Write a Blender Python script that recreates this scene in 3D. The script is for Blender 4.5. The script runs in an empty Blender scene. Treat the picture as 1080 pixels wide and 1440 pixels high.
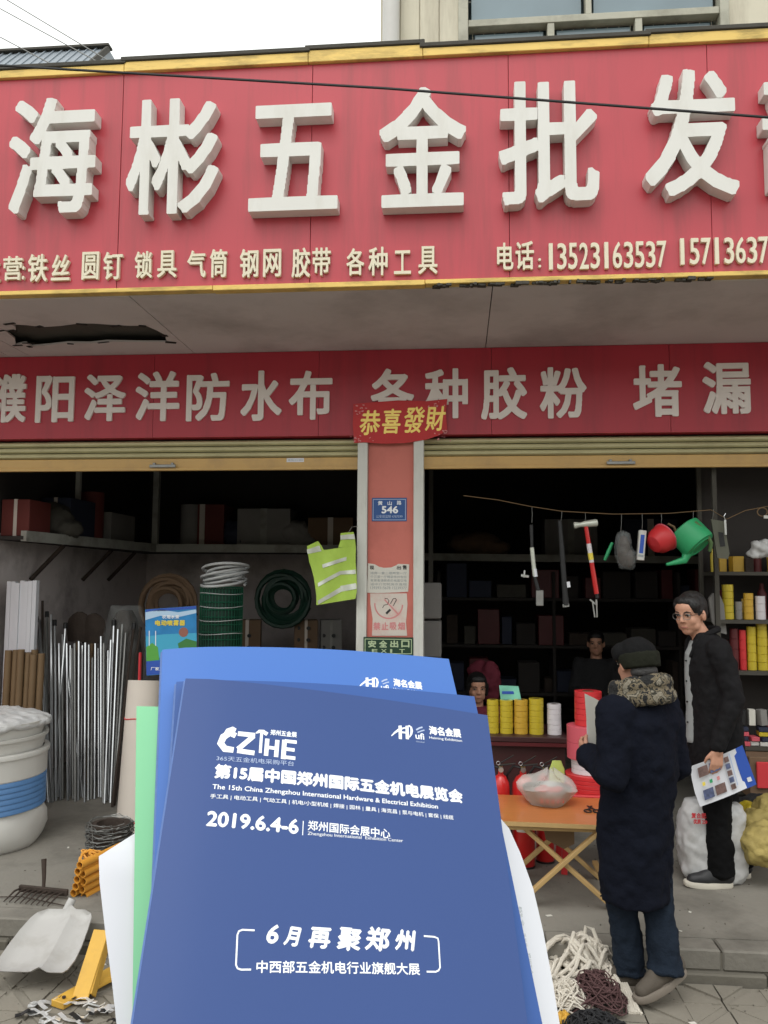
import bpy, bmesh, math, random
import numpy as np
from mathutils import Vector as V, Matrix, noise as mnoise
R_ = math.radians
rnd = random.Random(7)
S = bpy.context.scene
COL = S.collection

# ------------------------------------------------------------------ camera
FPX = 1150.0
YAW, PITCH, ROLL = R_(5.2), R_(4.97), R_(0.35)
CAM = V((0, 0, 1.87))
Fv = V((-math.sin(YAW)*math.cos(PITCH), math.cos(YAW)*math.cos(PITCH), math.sin(PITCH)))
R0 = V((math.cos(YAW), math.sin(YAW), 0))
U0 = R0.cross(Fv)
Rv = R0*math.cos(ROLL) + U0*math.sin(ROLL)
Uv = Rv.cross(Fv)
cd = bpy.data.cameras.new('camera'); cam = bpy.data.objects.new('camera', cd); COL.objects.link(cam)
cam.matrix_world = Matrix(((Rv.x, Uv.x, -Fv.x, CAM.x), (Rv.y, Uv.y, -Fv.y, CAM.y), (Rv.z, Uv.z, -Fv.z, CAM.z), (0, 0, 0, 1)))
cd.sensor_fit = 'HORIZONTAL'; cd.sensor_width = 36; cd.lens = 36*FPX/1080
cd.clip_start = 0.02; cd.clip_end = 2000
S.camera = cam

# ------------------------------------------------------------------ light (overcast)
SUN_EL, SUN_ROT = R_(58), R_(200)
w = bpy.data.worlds.new('World'); S.world = w; w.use_nodes = True
nt = w.node_tree; bg = nt.nodes['Background']; bg.inputs[1].default_value = 0.15
sky = nt.nodes.new('ShaderNodeTexSky'); sky.sky_type = 'NISHITA'; sky.sun_disc = False
sky.sun_elevation = SUN_EL; sky.sun_rotation = SUN_ROT; sky.air_density = 1.0; sky.dust_density = 6.0; sky.ozone_density = 1.0
hs = nt.nodes.new('ShaderNodeHueSaturation'); hs.inputs['Saturation'].default_value = 0.12; hs.inputs['Value'].default_value = 1.0
nt.links.new(sky.outputs[0], hs.inputs['Color']); oc = nt.nodes.new('ShaderNodeMix'); oc.data_type = 'RGBA'; oc.inputs[0].default_value = .7; oc.inputs[7].default_value = (10.6, 10.9, 10.6, 1)   # even cloud deck
nt.links.new(hs.outputs[0], oc.inputs[6]); nt.links.new(oc.outputs[2], bg.inputs[0])
sl = bpy.data.lights.new('sun', 'SUN'); sl.energy = 0.5; sl.angle = R_(30); sl.color = (1, .97, .93)
so = bpy.data.objects.new('sun', sl); COL.objects.link(so)
# sun is behind the camera, a little to the left
so.rotation_euler = (R_(90)-SUN_EL, 0, R_(-12))
S.view_settings.view_transform = 'Standard'; S.view_settings.look = 'None'
S.view_settings.exposure = 0.2; S.view_settings.gamma = 1.0; S.view_settings.use_curve_mapping = False

# ------------------------------------------------------------------ picking points in the place
def ray(px, py): return (Fv*FPX + Rv*(px-540) + Uv*(720-py)).normalized()
def at(px, py, Y):
    d = ray(px, py); return CAM + d*((Y-CAM.y)/d.y)
def atz(px, py, z):
    d = ray(px, py); return CAM + d*((z-CAM.z)/d.z)
FL = 0.14        # shop floor height
def fl(px, py): return atz(px, py, FL)

# ------------------------------------------------------------------ materials
def mat(name, col, rough=.6, var=.15, scale=6, bump=.15, bscale=60, metal=0, streak=None, spec=.4, dirt=None, dscale=2.0, damt=.5, alpha=None, trans=0, stretch=None, coat=0):
    m = bpy.data.materials.new(name); m.use_nodes = True; t = m.node_tree; n = t.nodes; L = t.links
    p = n['Principled BSDF']; p.inputs['Roughness'].default_value = rough; p.inputs['Metallic'].default_value = metal
    p.inputs['Specular IOR Level'].default_value = spec
    if coat: p.inputs['Coat Weight'].default_value = coat
    if trans: p.inputs['Transmission Weight'].default_value = trans
    tc = n.new('ShaderNodeTexCoord'); mp = n.new('ShaderNodeMapping'); L.new(tc.outputs['Object'], mp.inputs[0])
    if stretch: mp.inputs['Scale'].default_value = stretch
    nz = n.new('ShaderNodeTexNoise'); nz.inputs['Scale'].default_value = scale; nz.inputs['Detail'].default_value = 6; L.new(mp.outputs[0], nz.inputs[0])
    mx = n.new('ShaderNodeMix'); mx.data_type = 'RGBA'
    c = V(col[:3]); a = c*(1-var); b = c*(1+var)
    mx.inputs[6].default_value = (*a, 1); mx.inputs[7].default_value = (*[min(x, 1) for x in b], 1)
    L.new(nz.outputs[0], mx.inputs[0]); out = mx.outputs[2]
    if dirt:
        n2 = n.new('ShaderNodeTexNoise'); n2.inputs['Scale'].default_value = dscale; n2.inputs['Detail'].default_value = 8; n2.inputs['Roughness'].default_value = .65
        mp2 = n.new('ShaderNodeMapping'); L.new(tc.outputs['Object'], mp2.inputs[0]); mp2.inputs['Location'].default_value = (3, 5, 7)
        if streak: mp2.inputs['Scale'].default_value = streak
        L.new(mp2.outputs[0], n2.inputs[0])
        cr = n.new('ShaderNodeValToRGB'); cr.color_ramp.elements[0].position = .48; cr.color_ramp.elements[1].position = .75
        cr.color_ramp.elements[1].color = (damt, damt, damt, 1); L.new(n2.outputs[0], cr.inputs[0])
        m2 = n.new('ShaderNodeMix'); m2.data_type = 'RGBA'; L.new(cr.outputs[0], m2.inputs[0]); L.new(out, m2.inputs[6]); m2.inputs[7].default_value = (*dirt, 1); out = m2.outputs[2]
    L.new(out, p.inputs['Base Color'])
    if alpha is not None: p.inputs['Alpha'].default_value = alpha
    if bump:
        n3 = n.new('ShaderNodeTexNoise'); n3.inputs['Scale'].default_value = bscale; n3.inputs['Detail'].default_value = 4; L.new(mp.outputs[0], n3.inputs[0])
        bp = n.new('ShaderNodeBump'); bp.inputs['Strength'].default_value = bump; bp.inputs['Distance'].default_value = .01; L.new(n3.outputs[0], bp.inputs['Height']); L.new(bp.outputs[0], p.inputs['Normal'])
    return m
def ink(name, col, rough=.55): return mat(name, col, rough, var=.04, bump=0)
M = dict(
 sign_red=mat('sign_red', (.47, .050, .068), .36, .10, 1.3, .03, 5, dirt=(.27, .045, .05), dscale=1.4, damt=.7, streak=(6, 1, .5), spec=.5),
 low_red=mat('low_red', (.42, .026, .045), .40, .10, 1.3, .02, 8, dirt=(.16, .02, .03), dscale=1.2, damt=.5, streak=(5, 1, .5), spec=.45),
 letter=mat('letter_white', (.69, .68, .64), .5, .04, 5, .03, 20, dirt=(.50, .47, .40), dscale=2.5, damt=.40, streak=(3, 3, .8)),
 letter2=mat('letter_pale', (.78, .71, .67), .6, .06, 8, .03, 30),
 cream_letter=mat('letter_cream', (.72, .66, .50), .5, .06, 10, .02),
 gold=mat('gold_trim', (.72, .50, .14), .42, .14, 3, .05, 30, dirt=(.12, .09, .03), dscale=4, damt=.7, streak=(1.2, 1, 5), metal=.15),
 darkcap=mat('dark_cap', (.06, .055, .045), .8, .3, 8, .3),
 soffit=mat('soffit', (.58, .53, .52), .75, .10, 2, .12, 25, dirt=(.22, .19, .18), dscale=1.1, damt=.6),
 hole=mat('hole_dark', (.025, .02, .018), .95, .4, 10, .6, 20),
 shutter=mat('shutter_cream', (.50, .46, .26), .42, .06, 3, .03, 30, spec=.5, dirt=(.2, .17, .09), dscale=3, damt=.35),
 shutbar=mat('shutter_bar', (.55, .34, .11), .38, .08, 4, .03, 30, spec=.5, dirt=(.25, .16, .08), dscale=3, damt=.5),
 pillar=mat('pillar_paint', (.58, .17, .135), .6, .09, 3, .08, 40, dirt=(.34, .09, .07), dscale=2, damt=.6),
 whiterail=mat('rail_white', (.60, .60, .56), .45, .05, 5, .03, 30, dirt=(.3, .29, .25), dscale=5, damt=.5, streak=(2, 2, .6)),
 wall=mat('wall_cream', (.60, .56, .44), .7, .08, 3, .1, 30, dirt=(.30, .26, .19), dscale=2, damt=.6, streak=(4, 4, .5)),
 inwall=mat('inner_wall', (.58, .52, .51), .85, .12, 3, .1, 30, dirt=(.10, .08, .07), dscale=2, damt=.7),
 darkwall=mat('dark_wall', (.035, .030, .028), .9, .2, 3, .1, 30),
 beam=mat('beam_grey', (.30, .30, .27), .6, .15, 5, .1, 40, dirt=(.08, .06, .05), dscale=4, damt=.7),
 concrete=mat('concrete', (.215, .20, .172), .85, .16, 2.5, .4, 35, dirt=(.075, .068, .056), dscale=1.7, damt=.85),
 kerb=mat('kerb_stone', (.14, .128, .105), .88, .15, 4, .4, 30, dirt=(.09, .08, .06), dscale=3, damt=.7),
 tile=mat('pavement_tile', (.215, .195, .16), .85, .14, 5, .3, 50, dirt=(.12, .11, .09), dscale=2.3, damt=.7),
 roadslab=mat('road_slab', (.34, .33, .30), .85, .12, 3, .3, 60, dirt=(.2, .19, .17), dscale=1.2, damt=.5), shovel=mat('shovel_white', (.44, .43, .415), .5, .05, 6, .05, dirt=(.27, .25, .22), dscale=7, damt=.5), asphalt=mat('asphalt', (.055, .055, .055), .9, .2, 10, .5, 90),
 steel=mat('steel', (.62, .63, .64), .28, .12, 20, .04, 60, metal=1),
 dullsteel=mat('dull_steel', (.28, .28, .27), .5, .2, 20, .1, 60, metal=.9),
 black=mat('black_plastic', (.015, .015, .016), .5, .2, 10, .05),
 rust=mat('rusty_iron', (.055, .040, .032), .8, .35, 18, .4, 60, metal=.3),
 brown=mat('brown_tube', (.16, .10, .05), .6, .15, 10, .1),
 white=mat('white_plastic', (.56, .55, .52), .45, .04, 6, .03, dirt=(.45, .42, .38), dscale=4, damt=.35),
 cream=mat('cream_roll', (.58, .52, .46), .6, .06, 6, .06),
 yellow=mat('yellow_paint', (.62, .36, .055), .5, .1, 8, .08, dirt=(.35, .2, .05), dscale=6, damt=.6),
 orange=mat('orange_tube', (.66, .30, .04), .5, .1, 12, .08),
 paper=mat('paper', (.66, .67, .71), .6, .015, 4, .01),
 paperdull=mat('paper_dull', (.62, .60, .54), .7, .04, 4, .02),
 green=mat('green_page', (.21, .56, .30), .5, .02, 4, .01),
 blueA=mat('blue_cover_light', (.072, .175, .50), .45, .02, 4, .01, spec=.2),
 blueB=mat('blue_cover_mid', (.045, .105, .32), .45, .02, 4, .01, spec=.2),
 blueC=mat('blue_cover', (.040, .076, .225), .42, .06, 5, .02, 14, spec=.22),
 pagedge=mat('page_edge', (.12, .20, .45), .7, .2, 200, .1),
 inkwhite=ink('ink_white', (.85, .87, .9)), inkpale=ink('ink_pale', (.42, .5, .68)), inkblack=ink('ink_black', (.03, .03, .03)), inkred=ink('ink_red', (.6, .04, .05)),
 inkpink=ink('ink_pink', (.62, .25, .25)), inkgrey=ink('ink_grey', (.30, .33, .34)), inkyellow=ink('ink_yellow', (.75, .6, .08)), inkblue=ink('ink_blue', (.03, .09, .42)),
 goldfoil=mat('gold_foil', (.85, .62, .16), .35, .15, 60, .1, metal=.35),
 redfoil=mat('red_paper', (.50, .012, .014), .4, .12, 12, .1),
 plate=mat('plate_blue', (.025, .085, .27), .35, .08, 10, .02),
 exitgreen=mat('exit_green', (.015, .045, .025), .4, .1, 10, .02), exitpale=ink('exit_pale', (.42, .52, .32)),
 hivis=mat('hi_vis', (.36, .52, .075), .65, .08, 14, .25, 40), silver=mat('reflective_tape', (.55, .57, .50), .35, .1, 40, .1, metal=.3),
 greenmesh=mat('green_mesh', (.012, .10, .055), .4, .2, 20, .1), wrap=mat('clear_film', (.8, .85, .85), .12, .05, 10, .6, 18, alpha=.09, spec=.8),
 clearhose=mat('clear_hose', (.55, .56, .56), .18, .1, 20, .05, alpha=.75),
 red=mat('red_enamel', (.52, .018, .018), .28, .06, 8, .02, coat=.4), darkred=mat('dark_red', (.09, .012, .014), .5, .2, 6, .1),
 redplastic=mat('red_plastic', (.55, .03, .035), .4, .08, 8, .04), pinkred=mat('pink_tape', (.55, .09, .12), .5, .1, 8, .04),
 greenplastic=mat('green_plastic', (.03, .33, .13), .4, .08, 8, .05), tape=mat('yellow_tape', (.52, .40, .03), .3, .08, 30, .12, 12, stretch=(1, 1, 9), coat=.3),
 amber=mat('amber_tape', (.56, .34, .04), .3, .08, 30, .12, 12, stretch=(1, 1, 9), coat=.3),
 whitetape=mat('white_tape', (.64, .60, .62), .35, .06, 8, .1, coat=.3), counter=mat('counter_wood', (.050, .018, .018), .45, .2, 5, .08),
 tabletop=mat('table_top', (.50, .17, .05), .35, .12, 7, .05, stretch=(1, 6, 1), coat=.2), wood=mat('pine_wood', (.47, .31, .13), .6, .15, 9, .15, stretch=(1, 1, .2)),
 rope=mat('white_rope', (.62, .57, .49), .85, .12, 60, .6, 220), twine=mat('brown_twine', (.09, .045, .045), .9, .3, 60, .6, 200), netblack=mat('black_net', (.02, .02, .022), .85, .4, 80, .6, 200),
 sack=mat('mesh_sack', (.36, .28, .09), .75, .3, 12, .5, 50), bluebucket=mat('blue_bucket', (.09, .21, .43), .45, .12, 8, .1), bag=mat('plastic_bag', (.52, .52, .52), .35, .06, 8, .5, 14, dirt=(.28, .26, .23), dscale=6, damt=.6),
 skin=mat('skin', (.52, .27, .18), .5, .07, 14, .08, 60), skin2=mat('skin_tan', (.42, .21, .14), .55, .08, 14, .08), lip=ink('lip', (.36, .13, .11)), hair=mat('black_hair', (.012, .011, .011), .45, .4, 60, .6, 160, stretch=(1, 1, .3)),
 hairgrey=mat('grey_hair', (.05, .048, .048), .5, .4, 60, .5, 160), eye=ink('eye_dark', (.02, .015, .012), .2),
 jacket=mat('black_jacket', (.0085, .008, .009), .85, .15, 8, .3, 40, spec=.18), trousers=mat('black_trousers', (.006, .006, .0065), .9, .2, 8, .3, 40, spec=.1), shirt=mat('grey_shirt', (.26, .27, .27), .85, .06, 30, .2, 150),
 coat=mat('navy_coat', (.0062, .0075, .0135), .92, .12, 5, .4, 60, spec=.08), jeans=mat('dark_jeans', (.012, .018, .029), .9, .25, 6, .4, 80, spec=.12), shoe=mat('brown_shoe', (.085, .070, .055), .8, .15, 12, .2), sole=mat('shoe_sole', (.58, .54, .46), .7, .1, 12, .1),
 sole2=mat('shoe_sole_grey', (.20, .17, .14), .7, .1, 12, .1), blackshoe=mat('black_shoe', (.02, .02, .022), .5, .1, 12, .1), hat=mat('black_hat', (.006, .006, .0065), .85, .2, 14, .4, spec=.15), hatband=mat('olive_hat_flap', (.014, .015, .010), .9, .2, 14, .3, spec=.12),
 glass=mat('window_glass', (.17, .23, .26), .12, .25, 2, .02, 5, spec=.7), frame=mat('window_frame', (.42, .41, .33), .5, .08, 8, .05, dirt=(.15, .14, .1), dscale=5, damt=.6),
 roofmetal=mat('roof_metal', (.22, .25, .28), .5, .15, 5, .05), foil=mat('foil_scrap', (.8, .8, .8), .3, .15, 14, .5, 18, metal=.5), maroon=mat('maroon_cloth', (.13, .015, .03), .85, .2, 12, .3),
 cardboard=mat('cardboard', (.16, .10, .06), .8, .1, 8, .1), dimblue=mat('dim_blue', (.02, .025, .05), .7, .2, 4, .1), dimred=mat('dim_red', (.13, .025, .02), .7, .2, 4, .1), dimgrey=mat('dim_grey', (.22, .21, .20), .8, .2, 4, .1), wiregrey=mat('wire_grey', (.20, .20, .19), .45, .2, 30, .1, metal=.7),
)
# camouflage fur for the collar
def camo():
    m = bpy.data.materials.new('camo_fur'); m.use_nodes = True; t = m.node_tree; n = t.nodes; L = t.links; p = n['Principled BSDF']; p.inputs['Roughness'].default_value = .95
    tc = n.new('ShaderNodeTexCoord'); nz = n.new('ShaderNodeTexNoise'); nz.inputs['Scale'].default_value = 17; nz.inputs['Detail'].default_value = 3; nz.inputs['Distortion'].default_value = .8; L.new(tc.outputs['Object'], nz.inputs[0])
    cr = n.new('ShaderNodeValToRGB'); cr.color_ramp.interpolation = 'CONSTANT'; e = cr.color_ramp.elements
    e[0].color = (.012, .012, .012, 1); e[1].position = .47; e[1].color = (.16, .13, .085, 1)
    x = e.new(.55); x.color = (.03, .028, .02, 1); x = e.new(.59); x.color = (.21, .185, .14, 1)
    L.new(nz.outputs[0], cr.inputs[0]); L.new(cr.outputs[0], p.inputs['Base Color'])
    n3 = n.new('ShaderNodeTexNoise'); n3.inputs['Scale'].default_value = 130; L.new(tc.outputs['Object'], n3.inputs[0]); bp = n.new('ShaderNodeBump'); bp.inputs['Strength'].default_value = .9; bp.inputs['Distance'].default_value = .01; L.new(n3.outputs[0], bp.inputs['Height']); L.new(bp.outputs[0], p.inputs['Normal'])
    return m
M['camo'] = camo()

# ------------------------------------------------------------------ mesh helpers (world coordinates everywhere)
class G:
    def __init__(s): s.v = []; s.f = []
    def add(s, vs, fs):
        o = len(s.v); s.v += [V(x) for x in vs]; s.f += [[i+o for i in f] for f in fs]; return s
    def box(s, x0, x1, y0, y1, z0, z1):
        return s.add([(x0,y0,z0),(x1,y0,z0),(x1,y1,z0),(x0,y1,z0),(x0,y0,z1),(x1,y0,z1),(x1,y1,z1),(x0,y1,z1)], [(0,3,2,1),(4,5,6,7),(0,1,5,4),(1,2,6,5),(2,3,7,6),(3,0,4,7)])
    def obox(s, c, sx, sy, sz, ax=(1,0,0), az=(0,0,1)):      # oriented box
        az = V(az).normalized(); ax = V(ax); ax = (ax-az*ax.dot(az)).normalized(); ay = az.cross(ax); c = V(c)
        vs = [c+ax*(i*sx/2)+ay*(j*sy/2)+az*(k*sz/2) for k in (-1,1) for i, j in ((-1,-1),(1,-1),(1,1),(-1,1))]
        return s.add(vs, [(0,3,2,1),(4,5,6,7),(0,1,5,4),(1,2,6,5),(2,3,7,6),(3,0,4,7)])
    def bar(s, a, b, wd, th, up=(0,0,1)):                      # box along a-b
        a = V(a); b = V(b); d = b-a; u = V(up)
        if abs(d.normalized().dot(u)) > .98: u = V((0,1,0))
        return s.obox((a+b)/2, wd, th, d.length, d.cross(u), d)
    def rings(s, rs, cap=True, closed=True):
        o = len(s.v); n = len(rs[0])
        for r in rs: s.v += [V(p) for p in r]
        for k in range(len(rs)-1):
            for i in range(n if closed else n-1):
                j = (i+1) % n; s.f.append([o+k*n+i, o+k*n+j, o+(k+1)*n+j, o+(k+1)*n+i])
        if cap and closed: s.f.append([o+i for i in range(n)][::-1]); s.f.append([o+(len(rs)-1)*n+i for i in range(n)])
        return s
    def lathe(s, prof, c=(0,0,0), ax=(0,0,1), n=20, cap=True):
        ax = V(ax).normalized(); t = V((1,0,0)) if abs(ax.x) < .9 else V((0,1,0)); e1 = (t-ax*t.dot(ax)).normalized(); e2 = ax.cross(e1); c = V(c)
        return s.rings([[c+ax*h+(e1*math.cos(2*math.pi*i/n)+e2*math.sin(2*math.pi*i/n))*max(r, 1e-4) for i in range(n)] for r, h in prof], cap)
    def cyl(s, a, b, r0, r1=None, n=12):
        a = V(a); b = V(b); return s.lathe([(r0, 0), (r0 if r1 is None else r1, (b-a).length)], a, b-a, n)
    def tube(s, pts, r, n=6, closed=False):
        pts = [V(p) for p in pts]; N = len(pts); rs = []; prev = None
        for k in range(N):
            a = pts[(k-1) % N] if closed or k > 0 else pts[0]; b = pts[(k+1) % N] if closed or k < N-1 else pts[-1]
            d = (b-a).normalized()
            if prev is None: t = V((0,0,1)) if abs(d.z) < .9 else V((1,0,0)); e1 = (t-d*t.dot(d)).normalized()
            else: e1 = (prev-d*prev.dot(d)).normalized()
            prev = e1; e2 = d.cross(e1); rr = r[k] if isinstance(r, (list, tuple)) else r
            rs.append([pts[k]+(e1*math.cos(2*math.pi*i/n)+e2*math.sin(2*math.pi*i/n))*rr for i in range(n)])
        if closed: rs.append(rs[0])
        return s.rings(rs, not closed)
    def prism(s, pts, d):                                        # polygon pts extruded by vector d
        n = len(pts); d = V(d); return s.rings([[V(p) for p in pts], [V(p)+d for p in pts]])
    def ell(s, c, rx, ry, rz, n=14, m=9):
        c = V(c); return s.rings([[c+V((rx*math.sin(math.pi*k/m)*math.cos(2*math.pi*i/n), ry*math.sin(math.pi*k/m)*math.sin(2*math.pi*i/n), -rz*math.cos(math.pi*k/m))) for i in range(n)] for k in range(1, m)])
    def cap(s, a, b, r0, r1, n=12):                              # tapered capsule
        a = V(a); b = V(b); d = (b-a); l = d.length; pr = []
        for k in range(1, 5): t = math.pi/2*k/4; pr.append((r0*math.sin(t), -r0*math.cos(t)))
        for k in range(0, 4): t = math.pi/2*k/4; pr.append((r1*math.cos(t), l+r1*math.sin(t)))
        return s.lathe(pr, a, d, n)
    def xf(s, mt): s.v = [mt @ p for p in s.v]; return s
def obj(name, g, m, parent=None, smooth=False, bevel=0, label=None, kind=None):
    me = bpy.data.meshes.new(name); me.from_pydata([tuple(p) for p in g.v], [], g.f); me.materials.append(M[m] if isinstance(m, str) else m)
    bm = bmesh.new(); bm.from_mesh(me); bmesh.ops.recalc_face_normals(bm, faces=bm.faces)
    if bevel: bmesh.ops.bevel(bm, geom=bm.edges[:], offset=bevel, segments=1, affect='EDGES')
    bm.to_mesh(me); bm.free()
    if smooth:
        for p in me.polygons: p.use_smooth = True
        try: me.set_sharp_from_angle(angle=R_(40))
        except Exception: pass
    return link(name, me, parent, label, kind)
def wloc(o):
    l = V(o.location)
    while o.parent: o = o.parent; l += o.location
    return l
def link(name, me, parent=None, label=None, kind=None):
    o = bpy.data.objects.new(name, me); COL.objects.link(o)
    if parent: o.parent = parent; o.location = -wloc(parent)
    if label: o['label'] = label
    if kind: o['kind'] = kind
    return o
def tag(o, label, cat, group=None):
    o['label'] = label; o['category'] = cat
    if group: o['group'] = group
    return o
def thing(name, label, cat, loc=(0,0,0), group=None):
    o = bpy.data.objects.new(name, None); COL.objects.link(o); o.location = V(loc); o.empty_display_size = .05
    return tag(o, label, cat, group)
def single(name, g, m, label, cat, group=None, **k): return tag(obj(name, g, m, **k), label, cat, group)
def struct(name, g, m, parent=None, **k): return obj(name, g, m, parent, kind=None if parent else 'structure', **k)
def dup(root, delta, label=None):
    r = root.copy(); COL.objects.link(r); r.location = V(root.location)+V(delta)
    if label: r['label'] = label
    for ch in list(root.children):
        c = ch.copy(); COL.objects.link(c); c.parent = r
        for g in list(ch.children): d = g.copy(); COL.objects.link(d); d.parent = c
    return r
def remesh(name, g, m, voxel=.01, smooth=4, parent=None, disp=0, dscale=.15, mt=None, label=None, ease=.6):
    me = bpy.data.meshes.new('tmp'); me.from_pydata([tuple(p) for p in g.v], [], g.f)
    bm = bmesh.new(); bm.from_mesh(me); bmesh.ops.recalc_face_normals(bm, faces=bm.faces); bm.to_mesh(me); bm.free()
    o = bpy.data.objects.new('tmp', me); COL.objects.link(o)
    md = o.modifiers.new('r', 'REMESH'); md.mode = 'VOXEL'; md.voxel_size = voxel; md.use_smooth_shade = True
    sm = o.modifiers.new('s', 'SMOOTH'); sm.factor = ease; sm.iterations = smooth
    if disp:
        tx = bpy.data.textures.new('folds', 'CLOUDS'); tx.noise_scale = dscale; dm = o.modifiers.new('d', 'DISPLACE'); dm.texture = tx; dm.strength = disp; dm.mid_level = .5
        if voxel >= .01 and dscale >= .1: t2 = bpy.data.textures.new('creases', 'CLOUDS'); t2.noise_scale = dscale*.35; d2_ = o.modifiers.new('d2', 'DISPLACE'); d2_.texture = t2; d2_.strength = disp*.6
    dg = bpy.context.evaluated_depsgraph_get(); r = bpy.data.meshes.new_from_object(o.evaluated_get(dg)); bpy.data.objects.remove(o); r.name = name
    if mt: r.transform(mt)
    r.materials.clear(); r.materials.append(M[m])
    for p in r.polygons: p.use_smooth = True
    return link(name, r, parent, label)

# ------------------------------------------------------------------ lettering
_tc = {}
def flat_text(s):
    if s in _tc: return _tc[s]
    c = bpy.data.curves.new('t', 'FONT'); c.body = s; c.resolution_u = 3; c.fill_mode = 'FRONT'
    o = bpy.data.objects.new('t', c); COL.objects.link(o); dg = bpy.context.evaluated_depsgraph_get(); dg.update()
    me = bpy.data.meshes.new_from_object(o.evaluated_get(dg)); bpy.data.objects.remove(o)
    me.calc_loop_triangles(); vs = np.array([tuple(v.co) for v in me.vertices])[:, :2]; ts = [tuple(t.vertices) for t in me.loop_triangles]
    bpy.data.meshes.remove(me); _tc[s] = (vs, ts); return vs, ts
def glyph(ch, aspect, bold, N=150, sq=3.0, shear=0.0):
    """heavy outline of one character in a unit-high box: raster, dilate, contour"""
    vs, ts = flat_text(ch); lo = vs.min(0); hi = vs.max(0); v = (vs-lo)/(hi-lo); v[:, 0] *= aspect
    pad = int(bold*N)+4; W = int(N*aspect)+2*pad; H = N+2*pad; img = np.zeros((H, W), bool)
    sc = v*N+pad
    for a, b, c in ts:
        p = sc[[a, b, c]]; x0, y0 = np.floor(p.min(0)).astype(int); x1, y1 = np.ceil(p.max(0)).astype(int)+1
        X, Y = np.meshgrid(np.arange(x0, x1), np.arange(y0, y1)); d = (p[1, 0]-p[0, 0])*(p[2, 1]-p[0, 1])-(p[2, 0]-p[0, 0])*(p[1, 1]-p[0, 1])
        if abs(d) < 1e-9: continue
        u = ((X-p[0, 0])*(p[2, 1]-p[0, 1])-(p[2, 0]-p[0, 0])*(Y-p[0, 1]))/d; w_ = ((p[1, 0]-p[0, 0])*(Y-p[0, 1])-(X-p[0, 0])*(p[1, 1]-p[0, 1]))/d
        img[y0:y1, x0:x1] |= (u >= -.01) & (w_ >= -.01) & (u+w_ <= 1.01)
    r = bold*N; K = int(r)+2; F = np.full((H, W), 1e3)
    P = np.pad(img, K)
    for dy in range(-K, K+1):
        for dx in range(-K, K+1):
            d = (abs(dx)**sq+abs(dy)**sq)**(1/sq)
            if d > r+1.5: continue
            sh = P[K+dy:K+dy+H, K+dx:K+dx+W]; F[sh] = np.minimum(F[sh], d)
    F = F-r-.001; F[F > 3] = 3; F[0] = F[-1] = 3; F[:, 0] = F[:, -1] = 3
    nxt = {}                                     # marching squares, directed edges with inside on the left
    def ip(a, b):
        fa, fb = F[a[1], a[0]], F[b[1], b[0]]; t = fa/(fa-fb); return (a[0]+(b[0]-a[0])*t, a[1]+(b[1]-a[1])*t)
    I = F < 0
    code = I[:-1, :-1]*1+I[:-1, 1:]*2+I[1:, 1:]*4+I[1:, :-1]*8
    T = {1: [(3, 0)], 2: [(0, 1)], 3: [(3, 1)], 4: [(1, 2)], 5: [(3, 0), (1, 2)], 6: [(0, 2)], 7: [(3, 2)], 8: [(2, 3)], 9: [(2, 0)], 10: [(0, 1), (2, 3)], 11: [(2, 1)], 12: [(1, 3)], 13: [(1, 0)], 14: [(0, 3)]}
    ys, xs = np.nonzero((code > 0) & (code < 15)); pos = {}
    for y, x in zip(ys.tolist(), xs.tolist()):
        E_ = [((x, y), (x+1, y)), ((x+1, y), (x+1, y+1)), ((x, y+1), (x+1, y+1)), ((x, y), (x, y+1))]
        for a, b in T[int(code[y, x])]:
            nxt[E_[a]] = E_[b]; pos[E_[a]] = ip(*E_[a]); pos[E_[b]] = ip(*E_[b])
    loops = []
    while nxt:
        k0 = next(iter(nxt)); k = k0; lp = []
        while k in nxt: lp.append(pos[k]); k = nxt.pop(k)
        if len(lp) > 8: loops.append(lp)
    def dp(p, e):
        if len(p) < 3: return p
        a = np.array(p[0]); b = np.array(p[-1]); q = np.array(p); d = b-a; l = np.hypot(*d)
        ds = np.abs((q[:, 0]-a[0])*d[1]-(q[:, 1]-a[1])*d[0])/l if l > 1e-9 else np.hypot(*(q-a).T)
        i = int(ds.argmax())
        return [p[0], p[-1]] if ds[i] < e else dp(p[:i+1], e)[:-1]+dp(p[i:], e)
    out = []
    for lp in loops:
        h = len(lp)//2; q = dp(lp[:h+1], .55)[:-1]+dp(lp[h:]+[lp[0]], .55)[:-1]
        if len(q) > 2: out.append([((x-pad+bold*N)/(N*(1+2*bold)), (y-pad+bold*N)/(N*(1+2*bold))) for x, y in q])
    return out                                   # y from 0 to 1, x from 0 to ~aspect
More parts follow.
